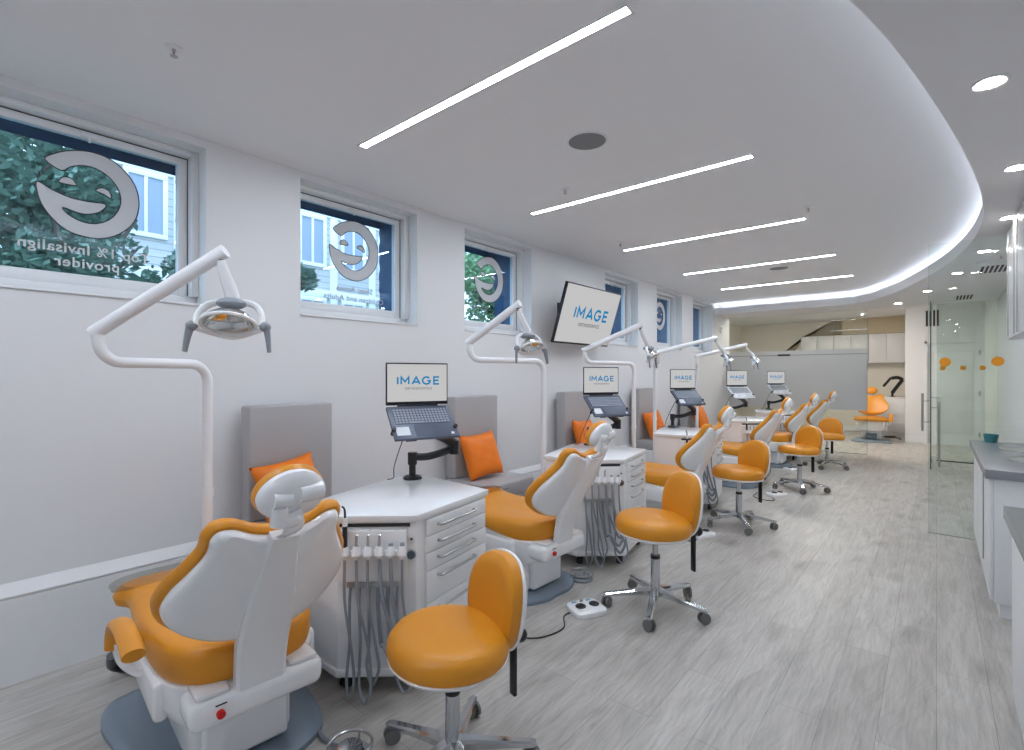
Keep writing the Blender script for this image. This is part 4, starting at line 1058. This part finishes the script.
# ------------------------------------------------------------------ right-hand side: counters, wall cabinet, cup
t = thing('counter_cabinet', (.25, 4.24, 0), 0, 'white base cabinet under the grey sink counter beside the glass screen', 'cabinet')
L_ = 1.78
MB().bb((.045, .02, 0), (.49, L_, .09)).build('plinth', 'cab', t)
MB().bb((.018, .0, .09), (.495, L_, .845), .002).build('body', 'cab', t)
for q in range(3): MB().bb((.0, .012 + q * .586, .10), (.017, .588 + q * .586, .84), .002).build('door', 'cab', t)
MB().bb((-.004, .55, .2), (.0, .556, .8)).build('door_gap', 'gap', t)
t = thing('sink_counter', (.25, 4.24, .847), 0, 'grey stone countertop with two oval sinks beside the glass screen', 'countertop')
b = MB(); b.bb((-.025, -.025, 0), (.497, L_ + .02, .055), .003); b.build('slab', 'quartz', t)
for q in (.62, 1.28):
    rings = []
    for rr, z in [(1.06, .0552), (1.06, .058), (1.0, .058), (.98, .0557), (.6, .0556), (.1, .0555)]:
        rings.append([Vector((.26 + .13 * rr * math.cos(2 * math.pi * k / 28), q + .19 * rr * math.sin(2 * math.pi * k / 28), z)) for k in range(28)])
    sk = MB().loft(rings).build('sink_basin', 'steel', t)
    MB().tube([(.42, q, .056), (.42, q, .19), (.37, q, .235), (.30, q, .20)], .011, 10, 5).build('faucet', 'chrome', sk)
t = thing('cup', (.355, 5.93, .903), 0, 'small teal cup at the far end of the sink counter', 'cup')
MB().lathe([(.040, 0), (.052, .07), (.048, .07), (.037, .006), (.01, .005)], 24).build('bowl', 'teal', t)
t = thing('counter_cabinet', (.25, 1.2, 0), 0, 'white base cabinet at the right edge nearest the camera', 'cabinet')
MB().bb((.045, .0, 0), (.49, 1.86, .09)).build('plinth', 'cab', t)
MB().bb((.018, .0, .09), (.495, 1.88, .845), .002).build('body', 'cab', t)
for q in range(3): MB().bb((.0, .012 + q * .622, .10), (.017, .626 + q * .622, .84), .002).build('door', 'cab', t)
tag(MB().bb((.225, 1.18, .847), (.747, 3.10, .902), .003).build('near_countertop', 'quartz'), 'grey stone countertop at the right edge nearest the camera', 'countertop')
t = thing('tall_wall_cabinet', (.46, 4.2, 1.78), 0, 'glossy white wall cabinet hung at the right edge up to the ceiling', 'cabinet')
MB().bb((.018, 0, 0), (.288, 1.84, .918), .004).build('body', 'cab', t)
for q in range(3):
    dd = MB().bb((.0, 1.25 - q * .62, .003), (.017, 1.835 - q * .62, .915), .005).build('door', 'cab', t)
    MB().bb((-.006, 1.25 - q * .62 + .02, .02), (.0, 1.25 - q * .62 + .03, .89)).bb((-.006, 1.25 - q * .62 + .45, .02), (.0, 1.25 - q * .62 + .46, .89)).build('door_inlay', 'steel', dd)

# ------------------------------------------------------------------ alcove furniture behind the far chair
t = thing('base_unit', (-.78, 15.4, 0), 0, 'low white cabinet in the corner behind the far dental chair', 'cabinet')
MB().bb((-.3, -.25, .0), (.24, .25, .92), .006).build('body', 'cab', t)
MB().bb((-.32, -.27, .92), (.245, .26, .95), .006).build('top', 'top', t)
MB().bb((-.295, -.266, .1), (.235, -.251, .9), .003).build('door', 'cab', t)
t = thing('screen_stand', (-.82, 15.28, .95), 0, 'black articulated screen arm on the cabinet behind the far chair', 'monitor arm')
MB().lathe([(.06, 0), (.06, .015), (.03, .02)], 20).cyl((0, 0, .015), (0, 0, .12), .025).build('base', 'black', t)
MB().tube([(0, 0, .1), (.06, -.03, .2), (.20, -.08, .42)], .04, 10, 3).build('lower_arm', 'black', t)
MB().tube([(.20, -.08, .42), (.1, -.1, .47), (-.02, -.12, .45)], .04, 10, 3).build('upper_arm', 'black', t)
MB().box((-.09, -.15, .36), (.05, .20, .26), .008, Matrix.Rotation(R(35), 4, 'Y')).build('tray', 'black', t)
tag(MB().tube([(-.62, 14.45, .012), (-.68, 14.7, .012), (-.9, 14.75, .012), (-.95, 14.95, .012), (-.75, 15.05, .012)], .011, 8, 6).build('floor_cable', 'rubber'), 'dark cable on the floor right of the far dental chair', 'cable')

# ------------------------------------------------------------------ world and view
w = bpy.data.worlds.new('world'); SC.world = w; w.use_nodes = True
nt = w.node_tree; nt.nodes.clear()
bg = nt.nodes.new('ShaderNodeBackground'); ow = nt.nodes.new('ShaderNodeOutputWorld')
bg.inputs['Color'].default_value = (0.83, 0.92, 1.0, 1); bg.inputs['Strength'].default_value = 3.4
nt.links.new(bg.outputs[0], ow.inputs[0])
SC.cycles.use_denoising = True
SC.cycles.max_bounces = 10; SC.cycles.diffuse_bounces = 6; SC.cycles.glossy_bounces = 5; SC.cycles.transparent_max_bounces = 16
SC.cycles.sample_clamp_indirect = 8.0
SC.view_settings.view_transform = 'Standard'; SC.view_settings.look = 'None'
SC.view_settings.gamma = 1.0; SC.view_settings.use_curve_mapping = False
SC.view_settings.exposure = 0.1
